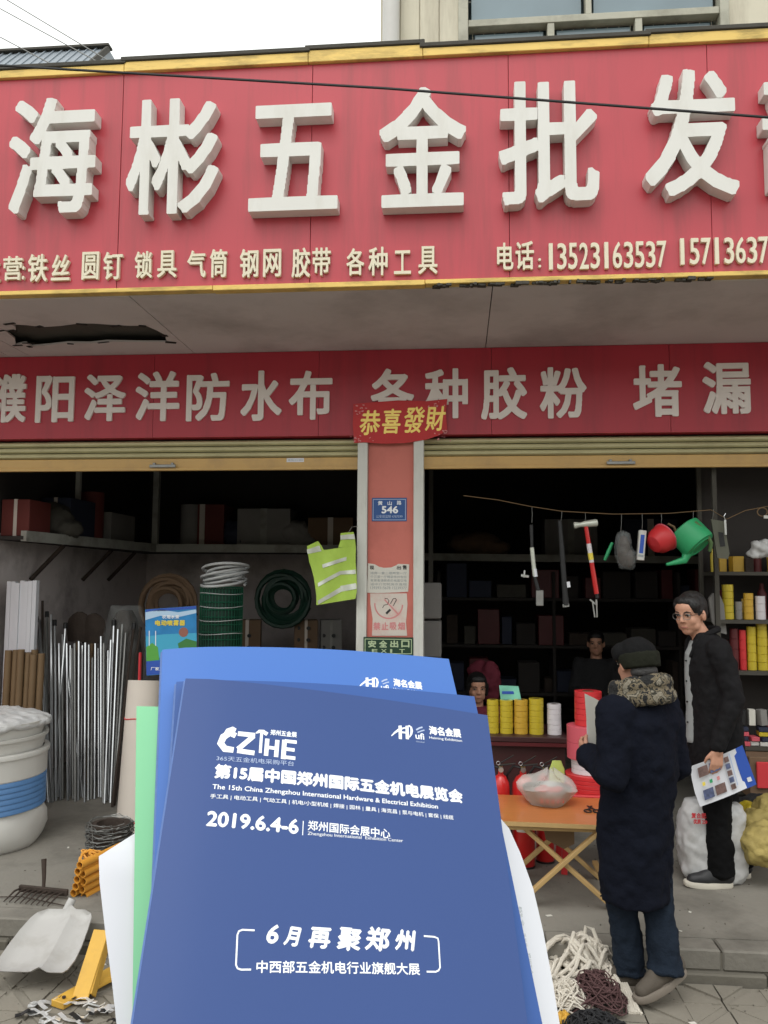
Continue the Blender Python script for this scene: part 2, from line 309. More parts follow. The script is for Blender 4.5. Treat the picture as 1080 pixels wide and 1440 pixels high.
def glyph_mesh(name, ch, px, Y, depth, bold, m, parent, sq=3.0):
    """solid raised character filling pixel box px of the photo, front face at world Y"""
    x0, y0, x1, y1 = px; cx, cy = (x0+x1)/2, (y0+y1)/2
    c = at(cx, cy, Y); wd = (at(x1, cy, Y)-at(x0, cy, Y)).x; ht = (at(cx, y0, Y)-at(cx, y1, Y)).z
    asp = wd/ht; a0 = (asp*(1+2*bold)-2*bold)
    lp = glyph(ch, a0, bold, sq=sq)
    cu = bpy.data.curves.new('g', 'CURVE'); cu.dimensions = '2D'; cu.fill_mode = 'BOTH'; cu.extrude = depth/2
    mx = max(p[0] for l in lp for p in l)
    for l in lp:
        sp = cu.splines.new('POLY'); sp.points.add(len(l)-1); sp.use_cyclic_u = True
        for q, (x, y) in zip(sp.points, l): q.co = ((x/mx-.5)*wd, (y-.5)*ht, 0, 1)
    o = bpy.data.objects.new('g', cu); COL.objects.link(o); dg = bpy.context.evaluated_depsgraph_get()
    me = bpy.data.meshes.new_from_object(o.evaluated_get(dg)); bpy.data.objects.remove(o); me.name = name
    me.transform(Matrix.Translation(c+V((0, depth/2, 0))) @ Matrix.Rotation(R_(90), 4, 'X'))
    me.materials.clear(); me.materials.append(M[m]); me.shade_flat() if hasattr(me, 'shade_flat') else None
    return link(name, me, parent)
def print_text(name, s, org, ex, ey, wd, ht, m, parent, bold=0.0, lift=.0006, shear=0, warp=None):
    """flat printed text: lower-left corner org, ex right, ey up (unit vectors), box wd x ht; bold = em fraction"""
    vs, ts = flat_text(s); lo = vs.min(0); hi = vs.max(0); sp = hi-lo; org = V(org); ex = V(ex); ey = V(ey); nn = ex.cross(ey)
    b = bold*ht; w2, h2 = wd-2*b, ht-2*b; g = G(); offs = [(0, 0)] if not bold else [(-b, 0), (b, 0), (0, -b), (0, b), (0, 0)]
    for k, (dx, dy) in enumerate(offs):
        pts = []
        for x, y in vs:
            u = (x-lo[0])/sp[0]*w2+b+dx; v = (y-lo[1])/sp[1]*h2+b+dy; u += shear*v
            pts.append(warp(u, v, lift+k*lift*.12) if warp else org+ex*u+ey*v+nn*(lift+k*lift*.12))
        g.add(pts, [list(t) for t in ts])
    me = bpy.data.meshes.new(name); me.from_pydata([tuple(p) for p in g.v], [], g.f); me.materials.append(M[m]); return link(name, me, parent)
def wall_text(s, px, Y, m, parent, bold=0.0, lift=.001, shear=0, name='lettering'):
    x0, y0, x1, y1 = px; cx, cy = (x0+x1)/2, (y0+y1)/2; a = at(x0, cy, Y); b = at(x1, cy, Y); z0 = at(cx, y1, Y).z; z1 = at(cx, y0, Y).z
    return print_text(name, s, (a.x, Y, z0), (1, 0, 0), (0, 0, 1), b.x-a.x, z1-z0, m, parent, bold, lift, shear)
def wall_panel(px, Y, th):                # slab on the wall from a pixel box
    x0, y0, x1, y1 = px; cx, cy = (x0+x1)/2, (y0+y1)/2
    return G().box(at(x0, cy, Y).x, at(x1, cy, Y).x, Y, Y+th, at(cx, y1, Y).z, at(cx, y0, Y).z)

# ================================================================== SETTING
YS, YP = 4.6, 5.9            # sign front plane, shopfront plane
YK = 4.18                    # front edge of the shop floor
ground = struct('ground', G().box(-300, 300, -300, 300, -.5, -.13), 'asphalt')
road = struct('road', G().box(-60, 60, -9, -1.2, -.128, -.12), 'roadslab')
struct('kerb', G().box(-60, 60, -1.2, -1.05, -.128, .0), 'kerb', bevel=.01)
pav = struct('pavement', G().box(-60, 60, -1.05, YK-.02, -.128, -.03), 'kerb')
# pressed paving tiles with a diamond relief, laid with open joints
TS = .38
def tile_mesh():
    g = G(); h = TS/2-.004
    for sx, sy in ((1,1),(1,-1),(-1,-1),(-1,1)):                 # four corner triangles and a split diamond, each a proud field
        g.prism([(sx*h, sy*h, -.03), (sx*.30*h, sy*h, -.03), (sx*h, sy*.30*h, -.03)][::(1 if sx*sy > 0 else -1)], (0, 0, .032))
        g.prism([(sx*.012, sy*.012, -.03), (sx*.012, sy*.92*h, -.03), (sx*.92*h, sy*.012, -.03)][::(-1 if sx*sy > 0 else 1)], (0, 0, .030))
    g.prism([(h, h*.25, -.03), (h*.25, h, -.03), (-h, -h*.25, -.03), (-h*.25, -h, -.03)], (0, 0, .027))
    g.box(-h, h, -h, h, -.032, -.008)
    return g
t0 = obj('paving_tile', tile_mesh(), 'tile', pav); me_t = t0.data
nx = 0
for j in range(9):
    for i in range(-11, 11):
        x, y = (i+.5+.12)*TS, YK-.04-(j+.5)*TS
        o = t0 if nx == 0 else bpy.data.objects.new('paving_tile', me_t)
        if nx: COL.objects.link(o); o.parent = pav
        o.location = (x, y, rnd.uniform(-.003, .003)); o.rotation_euler = (rnd.uniform(-.006, .006), rnd.uniform(-.006, .006), R_(90)*rnd.randint(0, 3)); nx += 1
# shop floor slab, kerb stones along its edge
floor = struct('floor', G().box(-5.2, 5.2, YK+.14, 12, -.1, FL), 'concrete')
kb = struct('step', G().box(-5.2, 5.2, YK+.01, YK+.14, -.1, FL-.02), 'kerb')
x = -5.2
while x < 5.2:
    L_ = rnd.uniform(.75, 1.05); x1 = min(x+L_, 5.2)
    obj('kerb_stone', G().box(x+.004, x1-.004, YK+rnd.uniform(-.004, .004), YK+.139, .045, FL+rnd.uniform(-.002, .003)), 'concrete', kb, bevel=.008)
    obj('kerb_stone', G().box(x+.004+.2, x1-.004+.2, YK-.03+rnd.uniform(-.003, .003), YK+.12, -.06, .042), 'kerb', kb, bevel=.007)
    x = x1
# sky is the world; low neighbouring shed far left behind the shop
# ------------------------------------------------------------------ the shop building
shop = thing('shop_building', 'two storey hardware shop building with red fascia and two open shutter bays', 'building', (0, YP, 0))
ZS = at(540, 493, YP).z       # soffit height
ZL = at(540, 613, YP).z       # bottom of lower fascia
ZO = at(540, 659, YP).z       # opening top (shutter bottom)
PX0, PX1 = at(503, 760, YP).x, at(596, 760, YP).x
obj('wall', G().box(-5.2, 5.2, YP+.12, YP+.34, ZL-.02, 4.55), 'wall', shop)
XU = at(535, 40, YP).x
up = G(); WX0, WX1 = at(650, 45, YP).x, at(1022, 45, YP).x; WZ0 = at(830, 66, YP).z; WZ1 = WZ0+1.75
up.box(XU, WX0, YP+.02, YP+.3, 4.55, 8.2); up.box(WX1, 5.2, YP+.02, YP+.3, 4.55, 8.2); up.box(WX0, WX1, YP+.02, YP+.3, 4.55, WZ0); up.box(WX0, WX1, YP+.02, YP+.3, WZ1, 8.2)
up.box(XU, XU+.25, YP+.3, 12, 4.55, 8.2); up.box(4.95, 5.2, YP+.3, 12, 4.55, 8.2); up.box(XU, 5.2, 11.8, 12.0, 4.55, 8.2); up.box(XU-.1, 5.3, YP-.1, 12.1, 8.2, 8.4)
obj('upper_wall', up, 'wall', shop)
# vertical tile courses on the upper pier, each a thin facing slab
k = 0; xx = XU+.004
while xx < WX0-.05:
    wd = min(.148, WX0-.01-xx); 
    for r in range(5): obj('facing_tile', G().box(xx, xx+wd-.006, YP+.006, YP+.019, 4.6+r*.45+.003, 4.6+r*.45+.444), 'wall', shop, bevel=.002)
    xx += .15
obj('roof', G().box(-5.2, XU+.01, YP+.1, 12, 4.55, 4.68), 'darkcap', shop)
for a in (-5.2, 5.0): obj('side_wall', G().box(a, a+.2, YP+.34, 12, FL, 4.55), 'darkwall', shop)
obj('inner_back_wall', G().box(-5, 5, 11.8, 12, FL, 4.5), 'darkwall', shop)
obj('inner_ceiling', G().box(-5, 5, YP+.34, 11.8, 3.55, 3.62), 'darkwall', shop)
for a, b in ((-5.2, -3.75), (3.62, 5.2)): obj('pier', G().box(a, b, YP, YP+.34, FL, ZL-.02), 'pillar', shop)
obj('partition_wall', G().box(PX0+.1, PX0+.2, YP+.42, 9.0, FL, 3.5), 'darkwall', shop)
# central pillar with painted face and two white guide rails
pil = obj('pillar', G().box(PX0+.075, PX1-.075, YP-.01, YP+.40, FL, ZL-.02), 'pillar', shop)
for a, b in ((PX0, PX0+.073), (PX1-.073, PX1)):
    obj('guide_rail', G().box(a, b, YP-.05, YP+.12, FL, ZL-.022), 'whiterail', shop, bevel=.004)
    obj('rail_back', G().box(a+.01, b-.01, YP+.12, YP+.38, FL, ZL-.022), 'darkwall', shop)
# left inner wall of the left bay (lit by the street)
XW = at(-22, 900, YP+.35).x
ZD = at(0, 752, 6.15).z+.03
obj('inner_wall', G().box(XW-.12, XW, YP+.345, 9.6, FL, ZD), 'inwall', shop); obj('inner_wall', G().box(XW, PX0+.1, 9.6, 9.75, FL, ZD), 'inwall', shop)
obj('shaded_upper_wall', G().box(XW-.12, XW, YP+.345, 9.6, ZD, 3.5), 'darkwall', shop); obj('shaded_upper_wall', G().box(XW, PX0+.1, 9.6, 9.75, ZD, 3.5), 'darkwall', shop)  # darker wall colour paints in the shade above the loft deck
# window upstairs
win = obj('window', G().box(WX0, WX1, YP+.16, YP+.18, WZ0, WZ0+.045), 'frame', shop)
def fr(a, b, c, d, y0=YP-.01, y1=YP+.10, m='frame', nm='window_frame'): obj(nm, G().box(a, b, y0, y1, c, d), m, win, bevel=.003)
fr(WX0-.03, WX0+.045, WZ0, WZ1); fr(WX1-.045, WX1+.02, WZ0, WZ1); fr(WX0+.046, WX1-.046, WZ0, WZ0+.05); fr(WX0+.046, WX1-.046, WZ1-.05, WZ1)
ZT = at(830, 24, YP).z
fr(WX0+.046, WX1-.046, ZT-.02, ZT+.035, YP+.005)
for p in (775, 899): xx = at(p, 45, YP).x; fr(xx-.026, xx+.026, WZ0+.051, ZT-.021, YP+.01)
xx = at(828, 8, YP).x; fr(xx-.022, xx+.022, ZT+.036, WZ1-.051, YP+.01)
ps = [WX0+.046, at(775, 45, YP).x, at(899, 45, YP).x, WX1-.046]
for a, b in zip(ps, ps[1:]): fr(a+.05, b-.05, WZ0+.075, ZT-.045, YP+.07, YP+.078, 'glass', 'pane')
for a, b in ((WX0+.07, xx-.045), (xx+.045, WX1-.07)): fr(a, b, ZT+.06, WZ1-.07, YP+.07, YP+.078, 'glass', 'pane')
g = G()
for i in range(22): q = WX0+.08+i*(WX1-WX0-.16)/21; g.box(q-.003, q+.003, YP+.085, YP+.09, WZ0+.06, WZ1-.06)
for i in range(9): q = WZ0+.12+i*.18; g.box(WX0+.05, WX1-.05, YP+.092, YP+.096, q-.003, q+.003)
obj('security_grille', g, 'frame', win, kind='stuff')
obj('curtain_wall', G().box(WX0-.1, WX1+.1, YP+.32, YP+.36, WZ0-.1, WZ1+.1), mat('dark_room', (.10, .14, .15), .9, .2), win)
# rain pipe on the corner
px_ = at(551, 40, YP).x
dp_ = thing('rain_pipe', 'white plastic rain pipe running down the pale upper wall corner', 'pipe', (px_, YP-.08, 4.7))
obj('pipe', G().cyl((px_, YP-.075, 4.6), (px_, YP-.075, 8.1), .065, n=18), 'white', dp_, smooth=True)
for z in (5.02, 6.6): obj('collar', G().cyl((px_, YP-.075, z), (px_, YP-.075, z+.08), .078, n=18), 'white', dp_, smooth=True); obj('bracket', G().box(px_-.09, px_+.09, YP-.075, YP, z-.08, z-.05), 'frame', dp_)
# canopy box behind the big sign
obj('canopy_roof', G().box(-5.2, 5.2, YS+.10, YP+.1, 4.48, 4.55), 'darkcap', shop)
# ------------------------------------------------------------------ main sign
sg = thing('main_sign', 'long red fascia sign with raised white characters and gold trim above the shop', 'sign', (0, YS, ZS))
SZ0, SZ1 = at(540, 402, YS).z, at(540, 66, YS).z
Z0i, Z1i = at(540, 393, YS).z, at(540, 86, YS).z      # inside of the gold trim
seams = [-5.2, at(-120, 250, YS).x] + [at(p, 250, YS).x for p in (168, 437, 716, 1000)] + [at(1285, 250, YS).x, 4.2, 5.2]
for a, b in zip(seams, seams[1:]): obj('panel', G().box(a+.0014, b-.0014, YS+.012+rnd.uniform(-.002, .002), YS+.10, Z0i-.01, Z1i+.01), 'sign_red', sg, bevel=.0015)
cuts = [-5.2, at(176, 90, YS).x, at(434, 80, YS).x, at(595, 75, YS).x, at(912, 60, YS).x, 5.2]
for i, (a, b) in enumerate(zip(cuts, cuts[1:])):
    dz = (i % 3)*.012-.01
    obj('top_trim', G().box(a, b-.002, YS-.012-.002*(i % 2), YS+.03, Z1i+.011, SZ1-.018+dz), 'gold', sg, bevel=.003)
    obj('top_cap', G().box(a-.02, b+.01, YS-.022-.003*(i % 2), YS+.14, SZ1-.016+dz, SZ1+.010+dz), 'darkcap', sg, bevel=.003)
cuts = [-5.2, at(300, 410, YS).x, at(598, 400, YS).x, 5.2]
for i, (a, b) in enumerate(zip(cuts, cuts[1:])): obj('bottom_trim', G().box(a, b-.002, YS-.014, YS+.05, SZ0-.005*(i % 2), Z0i-.012), 'gold', sg, bevel=.003)
g = G()                                    # grime hanging under the bottom trim
for i in range(90): p = rnd.uniform(600, 1000); a = at(p, 400, YS); g.obox((a.x, YS+.01+rnd.uniform(-.02, .02), SZ0-.006), rnd.uniform(.01, .05), .02, rnd.uniform(.006, .02), (1, .1, rnd.uniform(-.1, .1)))
obj('grime', g, 'darkcap', sg, kind='stuff')
BIG = [('海', (11, 136, 139, 308)), ('彬', (177, 138, 312, 308)), ('五', (350, 146, 480, 303)), ('金', (532, 121, 660, 298)), ('批', (701, 112, 847, 294)), ('发', (905, 96, 1042, 283)), ('部', (1072, 90, 1205, 272))]
for ch, b in BIG:
    b = (b[0], b[1], b[2]-5, b[3]-8)
    glyph_mesh('letter', ch, b, YS-.080, .090, .018, 'letter', sg, sq=8.0)
SMALL = [('主', (-30, 362, 0, 396)), ('营', (4, 360, 31, 394)), (':', (31, 374, 34, 393)), ('铁', (39, 357, 66, 396)), ('丝', (72, 358, 98, 394)), ('圆', (115, 354, 139, 393)), ('钉', (145, 354, 172, 393)),
 ('锁', (189, 353, 214, 391)), ('具', (221, 352, 248, 390)), ('气', (263, 352, 289, 390)), ('筒', (295, 350, 319, 390)), ('钢', (337, 350, 363, 390)), ('网', (370, 350, 395, 389)), ('胶', (410, 348, 436, 390)), ('带', (439, 348, 465, 387)),
 ('各', (487, 349, 512, 387)), ('种', (518, 347, 545, 387)), ('工', (554, 352, 578, 385)), ('具', (588, 346, 615, 385)),
 ('电', (699, 341, 722, 379)), ('话', (725, 339, 751, 379)), (':', (757, 363, 761, 376))]
d1 = '13523163537'; xs = [768+i*(940-768)/11 for i in range(12)]
for i, c in enumerate(d1): sl_ = (768-i*0)*0; w_ = 13 if c != '1' else 5.5; x = xs[i]+(0 if c != '1' else 4); y = 342-(x-768)*.022; SMALL.append((c, (x, y, x+w_, y+37)))
d2 = '15713637711'; 
for i, c in enumerate(d2): w_ = 13.5 if c != '1' else 5.5; x = 954+i*16.2+(0 if c != '1' else 3); y = 335-(x-954)*.022; SMALL.append((c, (x, y, x+w_, y+37)))
for ch, b in SMALL: glyph_mesh('letter', ch, b, YS-.010, .022, .012 if ch in '0123456789' else .016, 'cream_letter', sg)
# ------------------------------------------------------------------ soffit
XA, XB = -5.2, 5.2
sf = struct('soffit', G().box(XA, XB, YS+.03, YP+.1, ZS+.06, ZS+.09), 'darkcap')
# panels with seam lines; a torn hole at the left
hp = [atz(px, py, ZS) for px, py in ((6, 464),(22, 465),(16, 456),(60, 460),(110, 455),(160, 457),(205, 458),(232, 471),(236, 481),(150, 480),(95, 482),(45, 487),(38, 482),(22, 485))]
hx0, hx1 = min(p.x for p in hp), max(p.x for p in hp)
sx = [-5.2, at(-60, 450, 5.2).x, hx0-.05, hx1+.06, atz(688, 445, ZS).x, 4.0, 5.2]
for i, (a, b) in enumerate(zip(sx, sx[1:])):
    if i == 2:
        # panel with hole: outer ring joined to the hole outline by a bmesh fill
        bm = bmesh.new(); out = [bm.verts.new(p) for p in ((a+.003, YS+.05, ZS), (b-.003, YS+.05, ZS), (b-.003, YP+.02, ZS), (a+.003, YP+.02, ZS))]
        inn = []
        for k in range(len(hp)):
            p, q = hp[k], hp[(k+1) % len(hp)]
            inn.append(bm.verts.new(p)); m_ = (p+q)/2+V((rnd.uniform(-.02, .02), rnd.uniform(-.03, .03), 0)); inn.append(bm.verts.new((m_.x, m_.y, ZS)))
        es = [bm.edges.new((r[k], r[(k+1) % len(r)])) for r in (out, inn) for k in range(len(r))]
        bmesh.ops.triangle_fill(bm, edges=es, use_beauty=True)
        bmesh.ops.solidify(bm, geom=bm.faces[:], thickness=.012)
        me = bpy.data.meshes.new('panel'); bm.to_mesh(me); bm.free(); me.materials.append(M['soffit'])
        zs = [v.co.z for v in me.vertices]; me.transform(Matrix.Translation((0, 0, ZS-min(zs)))); link('panel', me, sf)
    else: obj('panel', G().box(a+.003, b-.003, YS+.05, YP+.02, ZS, ZS+.012), 'soffit', sf)
g = G(); 
for p in hp: g.obox(V(p)+V((rnd.uniform(-.03, .03), rnd.uniform(-.02, .02), -.004)), rnd.uniform(.03, .1), rnd.uniform(.01, .04), .003, (1, rnd.uniform(-.5, .5), rnd.uniform(-.2, .2)))
obj('torn_board', g, 'hole', sf, kind='stuff')
# ------------------------------------------------------------------ lower sign
ls = thing('lower_sign', 'dark red flat signboard with pale characters under the canopy', 'sign', (0, YP, ZL))
seams = [-5.2, at(-30, 560, YP).x]+[at(p, 560, YP).x for p in (218, 449, 691, 941)]+[at(1180, 560, YP).x, 4.4, 5.2]
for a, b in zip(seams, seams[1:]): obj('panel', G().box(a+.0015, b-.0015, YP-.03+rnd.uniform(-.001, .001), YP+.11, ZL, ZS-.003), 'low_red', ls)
MID = [('濮', (-12, 526, 36, 594)), ('阳', (50, 528, 104, 594)), ('泽', (118, 526, 176, 592)), ('洋', (190, 522, 252, 592)), ('防', (262, 524, 322, 592)), ('水', (338, 521, 396, 592)), ('布', (406, 521, 467, 590)),
 ('各', (521, 518, 582, 588)), ('种', (596, 518, 658, 588)), ('胶', (676, 516, 741, 590)), ('粉', (759, 516, 825, 588)), ('堵', (890, 512, 959, 586)), ('漏', (988, 508, 1056, 582)), ('灵', (1082, 506, 1150, 580))]
for ch, b in MID: glyph_mesh('letter', ch, b, YP-.046, .018, .026, 'letter2', ls)
# ------------------------------------------------------------------ roller shutters (rolled up)
def shutter(x0, x1, label, handle_px, sticker):
    t = thing('roller_shutter', label, 'shutter', (x0, YP, ZO))
    zt = at(540, 641, YP).z; z = ZL-.012; sl_h = (z-zt)/3; yb = YP+.045
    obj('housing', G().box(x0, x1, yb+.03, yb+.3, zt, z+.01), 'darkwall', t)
    for i in range(3):
        zz = z-i*sl_h; pr = [(x0, yb, zz-.004), (x0, yb-.014, zz-sl_h*.35), (x0, yb-.012, zz-sl_h*.7), (x0, yb+.004, zz-sl_h+.003), (x0, yb+.02, zz-sl_h+.003), (x0, yb+.02, zz-.004)]
        obj('shutter_slat', G().prism(pr, (x1-x0, 0, 0)), 'shutter', t)
    obj('bottom_bar', G().box(x0, x1, yb-.022, yb+.02, ZO, zt-.004), 'shutbar', t, bevel=.004)
    obj('bar_lip', G().box(x0, x1, yb-.034, yb-.023, ZO-.002, ZO+.022), 'shutbar', t, bevel=.002)
    hxp = at(handle_px, 652, YP).x; zh = (ZO+zt)/2-.01; g = G()
    g.box(hxp-.10, hxp+.10, yb-.055, yb-.042, zh-.018, zh+.004); g.box(hxp-.08, hxp-.06, yb-.043, yb-.021, zh-.012, zh+.02); g.box(hxp+.06, hxp+.08, yb-.043, yb-.021, zh-.012, zh+.02)
    obj('handle', g, 'dullsteel', t, bevel=.002)
    if sticker:
        c = at(415, 647, yb-.03); obj('sticker', G().box(c.x-.065, c.x+.065, yb-.0245, yb-.0225, c.z-.014, c.z+.016), 'paper', t)
        print_text('lettering', '卷帘门 1393', (c.x-.055, yb-.0246, c.z-.006), (1,0,0), (0,0,1), .11, .014, 'inkgrey', t)
    return t
shutter(-3.75, PX0+.01, 'cream roller shutter rolled up over the left bay with a white sticker', 229, True)
shutter(PX1-.01, 3.62, 'cream roller shutter rolled up over the right bay above the hanging tools', 873, False)
# ------------------------------------------------------------------ red new year banner
bz = thing('new_year_banner', 'bright red paper banner with gold characters pasted above the pillar', 'banner', at(562, 593, YP-.06))
yb = YP-.058
out = [(497, 568),(520, 566),(560, 563),(600, 564),(629, 561),(627, 580),(629, 604),(618, 612),(600, 618),(570, 623),(540, 624),(512, 622),(498, 623),(496, 598)]
obj('paper', G().prism([at(a, b, yb) for a, b in out], (0, .004, 0)), 'redfoil', bz)
for s, b, sh in (('恭', (504, 577, 533, 612), .12), ('喜', (536, 575, 562, 610), .1), ('發', (565, 572, 594, 609), .15), ('財', (597, 571, 624, 606), .12)):
    wall_text(s, b, yb, 'goldfoil', bz, .018, .0015, sh)
g = G()
for i in range(46):
    c = rnd.choice([(508, 578), (505, 616), (622, 612), (616, 570)]); p = at(c[0]+rnd.gauss(0, 6), c[1]+rnd.gauss(0, 4), yb-.001); g.obox(p, rnd.uniform(.005, .02), .0008, rnd.uniform(.003, .01), (1, 0, rnd.uniform(-1, 1)), (rnd.uniform(-.5, .5), 0, 1))
obj('flower_print', g, 'inkpink', bz, kind='stuff')
# ------------------------------------------------------------------ pillar notices
yb = YP-.014
np_ = thing('house_number_plate', 'small blue enamel house number plate reading 546 on the red pillar', 'number plate', at(549, 715, yb))
obj('plate', wall_panel((523, 700, 572, 733), yb, .003), 'plate', np_, bevel=.001)
c0 = at(524.5, 702, yb); c1 = at(570.5, 731.5, yb); g = G()
for a, b, c, d in ((c0.x, c1.x, c0.z-.004, c0.z), (c0.x, c1.x, c1.z, c1.z+.004), (c0.x, c0.x+.004, c1.z+.004, c0.z-.004), (c1.x-.004, c1.x, c1.z+.004, c0.z-.004)): g.box(a, b, yb-.0012, yb-.0002, c, d)
obj('border', g, 'inkpale', np_)
for s, b in (('黄', (531.5, 704.5, 538, 710.5)), ('山', (545, 704.5, 551, 710.5)), ('路', (558, 704, 564.5, 710))): wall_text(s, b, yb, 'inkwhite', np_, .02)
wall_text('546', (536.5, 711.5, 560, 722), yb, 'inkwhite', np_, .05); wall_text('公安局监制 4787599', (529, 724, 566, 728.5), yb, 'inkpale', np_)
nb = thing('paper_notice', 'torn white paper notice with rows of black print on the pillar', 'notice', at(547, 815, yb))
out = [(517.5, 792),(527, 793.5),(533, 797),(540, 798.5),(550, 798),(557, 795),(560, 793),(575.5, 793.5),(575, 815),(574, 832),(560, 833),(530, 834),(516, 833.5),(517, 812)]
obj('paper', G().prism([at(a, b, yb) for a, b in out], (0, .003, 0)), 'paperdull', nb)
wall_text('现', (520, 795.5, 526, 801), yb, 'inkblack', nb, .03); wall_text('出', (558, 795.5, 564, 801), yb, 'inkblack', nb, .03); wall_text('售', (566, 794.5, 572, 801), yb, 'inkblack', nb, .03)
for k, s in enumerate(('楼房一套二楼两室一厅', '个三室一厅精装修拎包住', '有意者请联系价格面议电', '话中介勿扰房东直租', '13939315678 15239377')): wall_text(s, (521, 804+k*5.2, 572, 807.8+k*5.2), yb, 'inkgrey', nb)
ns = thing('no_smoking_notice', 'faded no smoking paper with pink bottom above the exit sign', 'notice', at(547, 865, yb))
out = [(520.5, 834.5),(572, 834.5),(573, 850),(571, 875),(572.5, 894),(523, 894),(524, 870),(521, 850)]
obj('paper', G().prism([at(a, b, yb) for a, b in out], (0, .0028, 0)), mat('pink_faded', (.62, .56, .50), .7, .05, 4, 0, dirt=(.62, .28, .26), dscale=7, damt=.8), ns)
cc = at(546.5, 850, yb-.001); rr = (at(566, 850, yb)-cc).x
arc = [cc+V((math.cos(R_(a))*rr, 0, math.sin(R_(a))*rr)) for a in range(175, 366, 8)]
def ribbon(pts, wd, y):
    g = G(); L_ = []; R2 = []
    for k, p in enumerate(pts):
        a = pts[max(k-1, 0)]; b = pts[min(k+1, len(pts)-1)]; d = (b-a).normalized(); n = V((-d.z, 0, d.x))*wd/2; L_.append(V((p.x, y, p.z))+n); R2.append(V((p.x, y, p.z))-n)
    m = len(pts); g.add(L_+R2, [(k, k+1, m+k+1, m+k) for k in range(m-1)]); return g
obj('circle', ribbon(arc, .010, yb-.0012), 'inkpink', ns); obj('slash', ribbon([cc+V((-rr*.3, 0, rr*.35)), cc+V((rr*.7, 0, -rr*.7))], .010, yb-.0014), 'inkpink', ns)
def pth(*q): return [at(a, b, yb-.001) for a, b in q]
obj('cigarette', ribbon(pth((549, 849), (553, 842), (556, 841.5), (557.5, 843.5), (553, 852)), .005, yb-.0016), 'inkblack', ns)
obj('smoke', ribbon(pth((541, 841.5), (545, 842), (547, 845), (545, 850), (540, 851), (538, 855)), .004, yb-.0016), 'inkblack', ns)
obj('match', ribbon(pth((549, 857), (546, 860), (543, 863)), .016, yb-.0017), 'inkblack', ns)
for k, s in enumerate('禁止吸烟'): wall_text(s, (525+k*11.5, 875, 535+k*11.5, 886), yb, 'inkpink', ns, .04)
es = thing('exit_sign', 'dark green emergency exit sign in two languages at the pillar foot behind brochures', 'sign', at(546, 909, yb))
yb = YP-.055
obj('board', wall_panel((511, 896, 581, 922), yb, .006), 'exitgreen', es, bevel=.001)
c0 = at(513, 898, yb); c1 = at(579, 920, yb); g = G()
for a, b, c, d in ((c0.x, c1.x, c0.z-.005, c0.z), (c0.x, c1.x, c1.z, c1.z+.005), (c0.x, c0.x+.005, c1.z+.005, c0.z-.005), (c1.x-.005, c1.x, c1.z+.005, c0.z-.005)): g.box(a, b, yb-.0015, yb-.0003, c, d)
obj('border', g, 'exitpale', es)
for k, s in enumerate('安全出口'): wall_text(s, (517.5+k*15.6, 900.5, 529+k*15.6, 910.5), yb, 'exitpale', es, .045)
for k, s in enumerate('EXIT'): wall_text(s, ((523+k*12.8), 912.8, (531 if s != 'I' else 526)+k*12.8, 918), yb, 'exitpale', es, .04)
# ------------------------------------------------------------------ wires
def wire(name, pts, r, m, label, cat='cable', n=24, sag=0):
    P = []
    for k in range(len(pts)-1):
        for i in range(n): t = i/n; p = V(pts[k]).lerp(V(pts[k+1]), t); p.z -= sag*4*t*(1-t); P.append(p)
    P.append(V(pts[-1])); return single(name, G().tube(P, r, 6), m, label, cat, smooth=True)
def seg(p0, Y0, p1, Y1, ex=3):
    a, b = at(*p0, Y0), at(*p1, Y1); d = b-a; return [a-d*ex*.3, b+d*ex*.3]
wire('power_cable', [at(-500, 70, 3.6), at(0, 92, 3.6), at(540, 124, 3.6), at(1080, 165, 3.6), at(1700, 240, 3.6)], .0065, 'black', 'black cable hanging across the big white sign characters', n=12)
for k, (a, b, l) in enumerate((((10, 0), (160, 90), 'uppermost thin wire crossing the white sky at top left'), ((0, 12), (110, 72), 'middle thin wire crossing the white sky at top left'), ((0, 52), (68, 88), 'lowest thin wire crossing the sky at top left'))):
    wire('overhead_wire', seg(a, 9, b, 9, 6), .0065, 'wiregrey', l, n=6)
# ------------------------------------------------------------------ neighbour roof far left
nb2 = thing('neighbour_building', 'low building with grey metal roof showing over the sign at far left', 'building', at(60, 85, 16))
a, b = at(-400, 95, 16), at(128, 90, 16); zt = at(120, 73, 16).z
zl = at(60, 100, 16).z; zr = at(60, 73, 16.8).z
obj('wall', G().box(a.x, b.x-.2, 16.2, 20, -.1, zl), 'wall', nb2)
obj('roof', G().prism([(a.x, 15.9, zl+.0), (a.x, 15.9, zl-.04), (a.x, 16.2, zl-.04), (a.x, 18, zr-.1), (a.x, 16.8, zr)], (b.x-a.x, 0, 0)), 'roofmetal', nb2)
for i in range(40): xx = b.x-.06-i*.2; obj('roof_rib', G().bar((xx, 15.91, zl+.012), (xx, 16.79, zr+.012), .03, .03), 'roofmetal', nb2)
obj('ridge_cap', G().bar((a.x, 16.8, zr+.03), (b.x+.05, 16.8, zr+.03), .22, .05), 'darkcap', nb2); obj('verge_board', G().bar((b.x+.01, 15.88, zl), (b.x+.01, 16.8, zr), .05, .12), 'darkcap', nb2)
# ------------------------------------------------------------------ opposite side of the street (behind the camera)
op = thing('opposite_row', 'plain pale row of shops on the other side of the street', 'building', (0, -16, 0))
obj('wall', G().box(-30, 30, -24, -16, -.12, 6.2), 'wall', op)
for i in range(12): obj('door', G().box(-28+i*4.8, -24.6+i*4.8, -16, -15.95, -.12, 2.8), 'dimgrey', op)

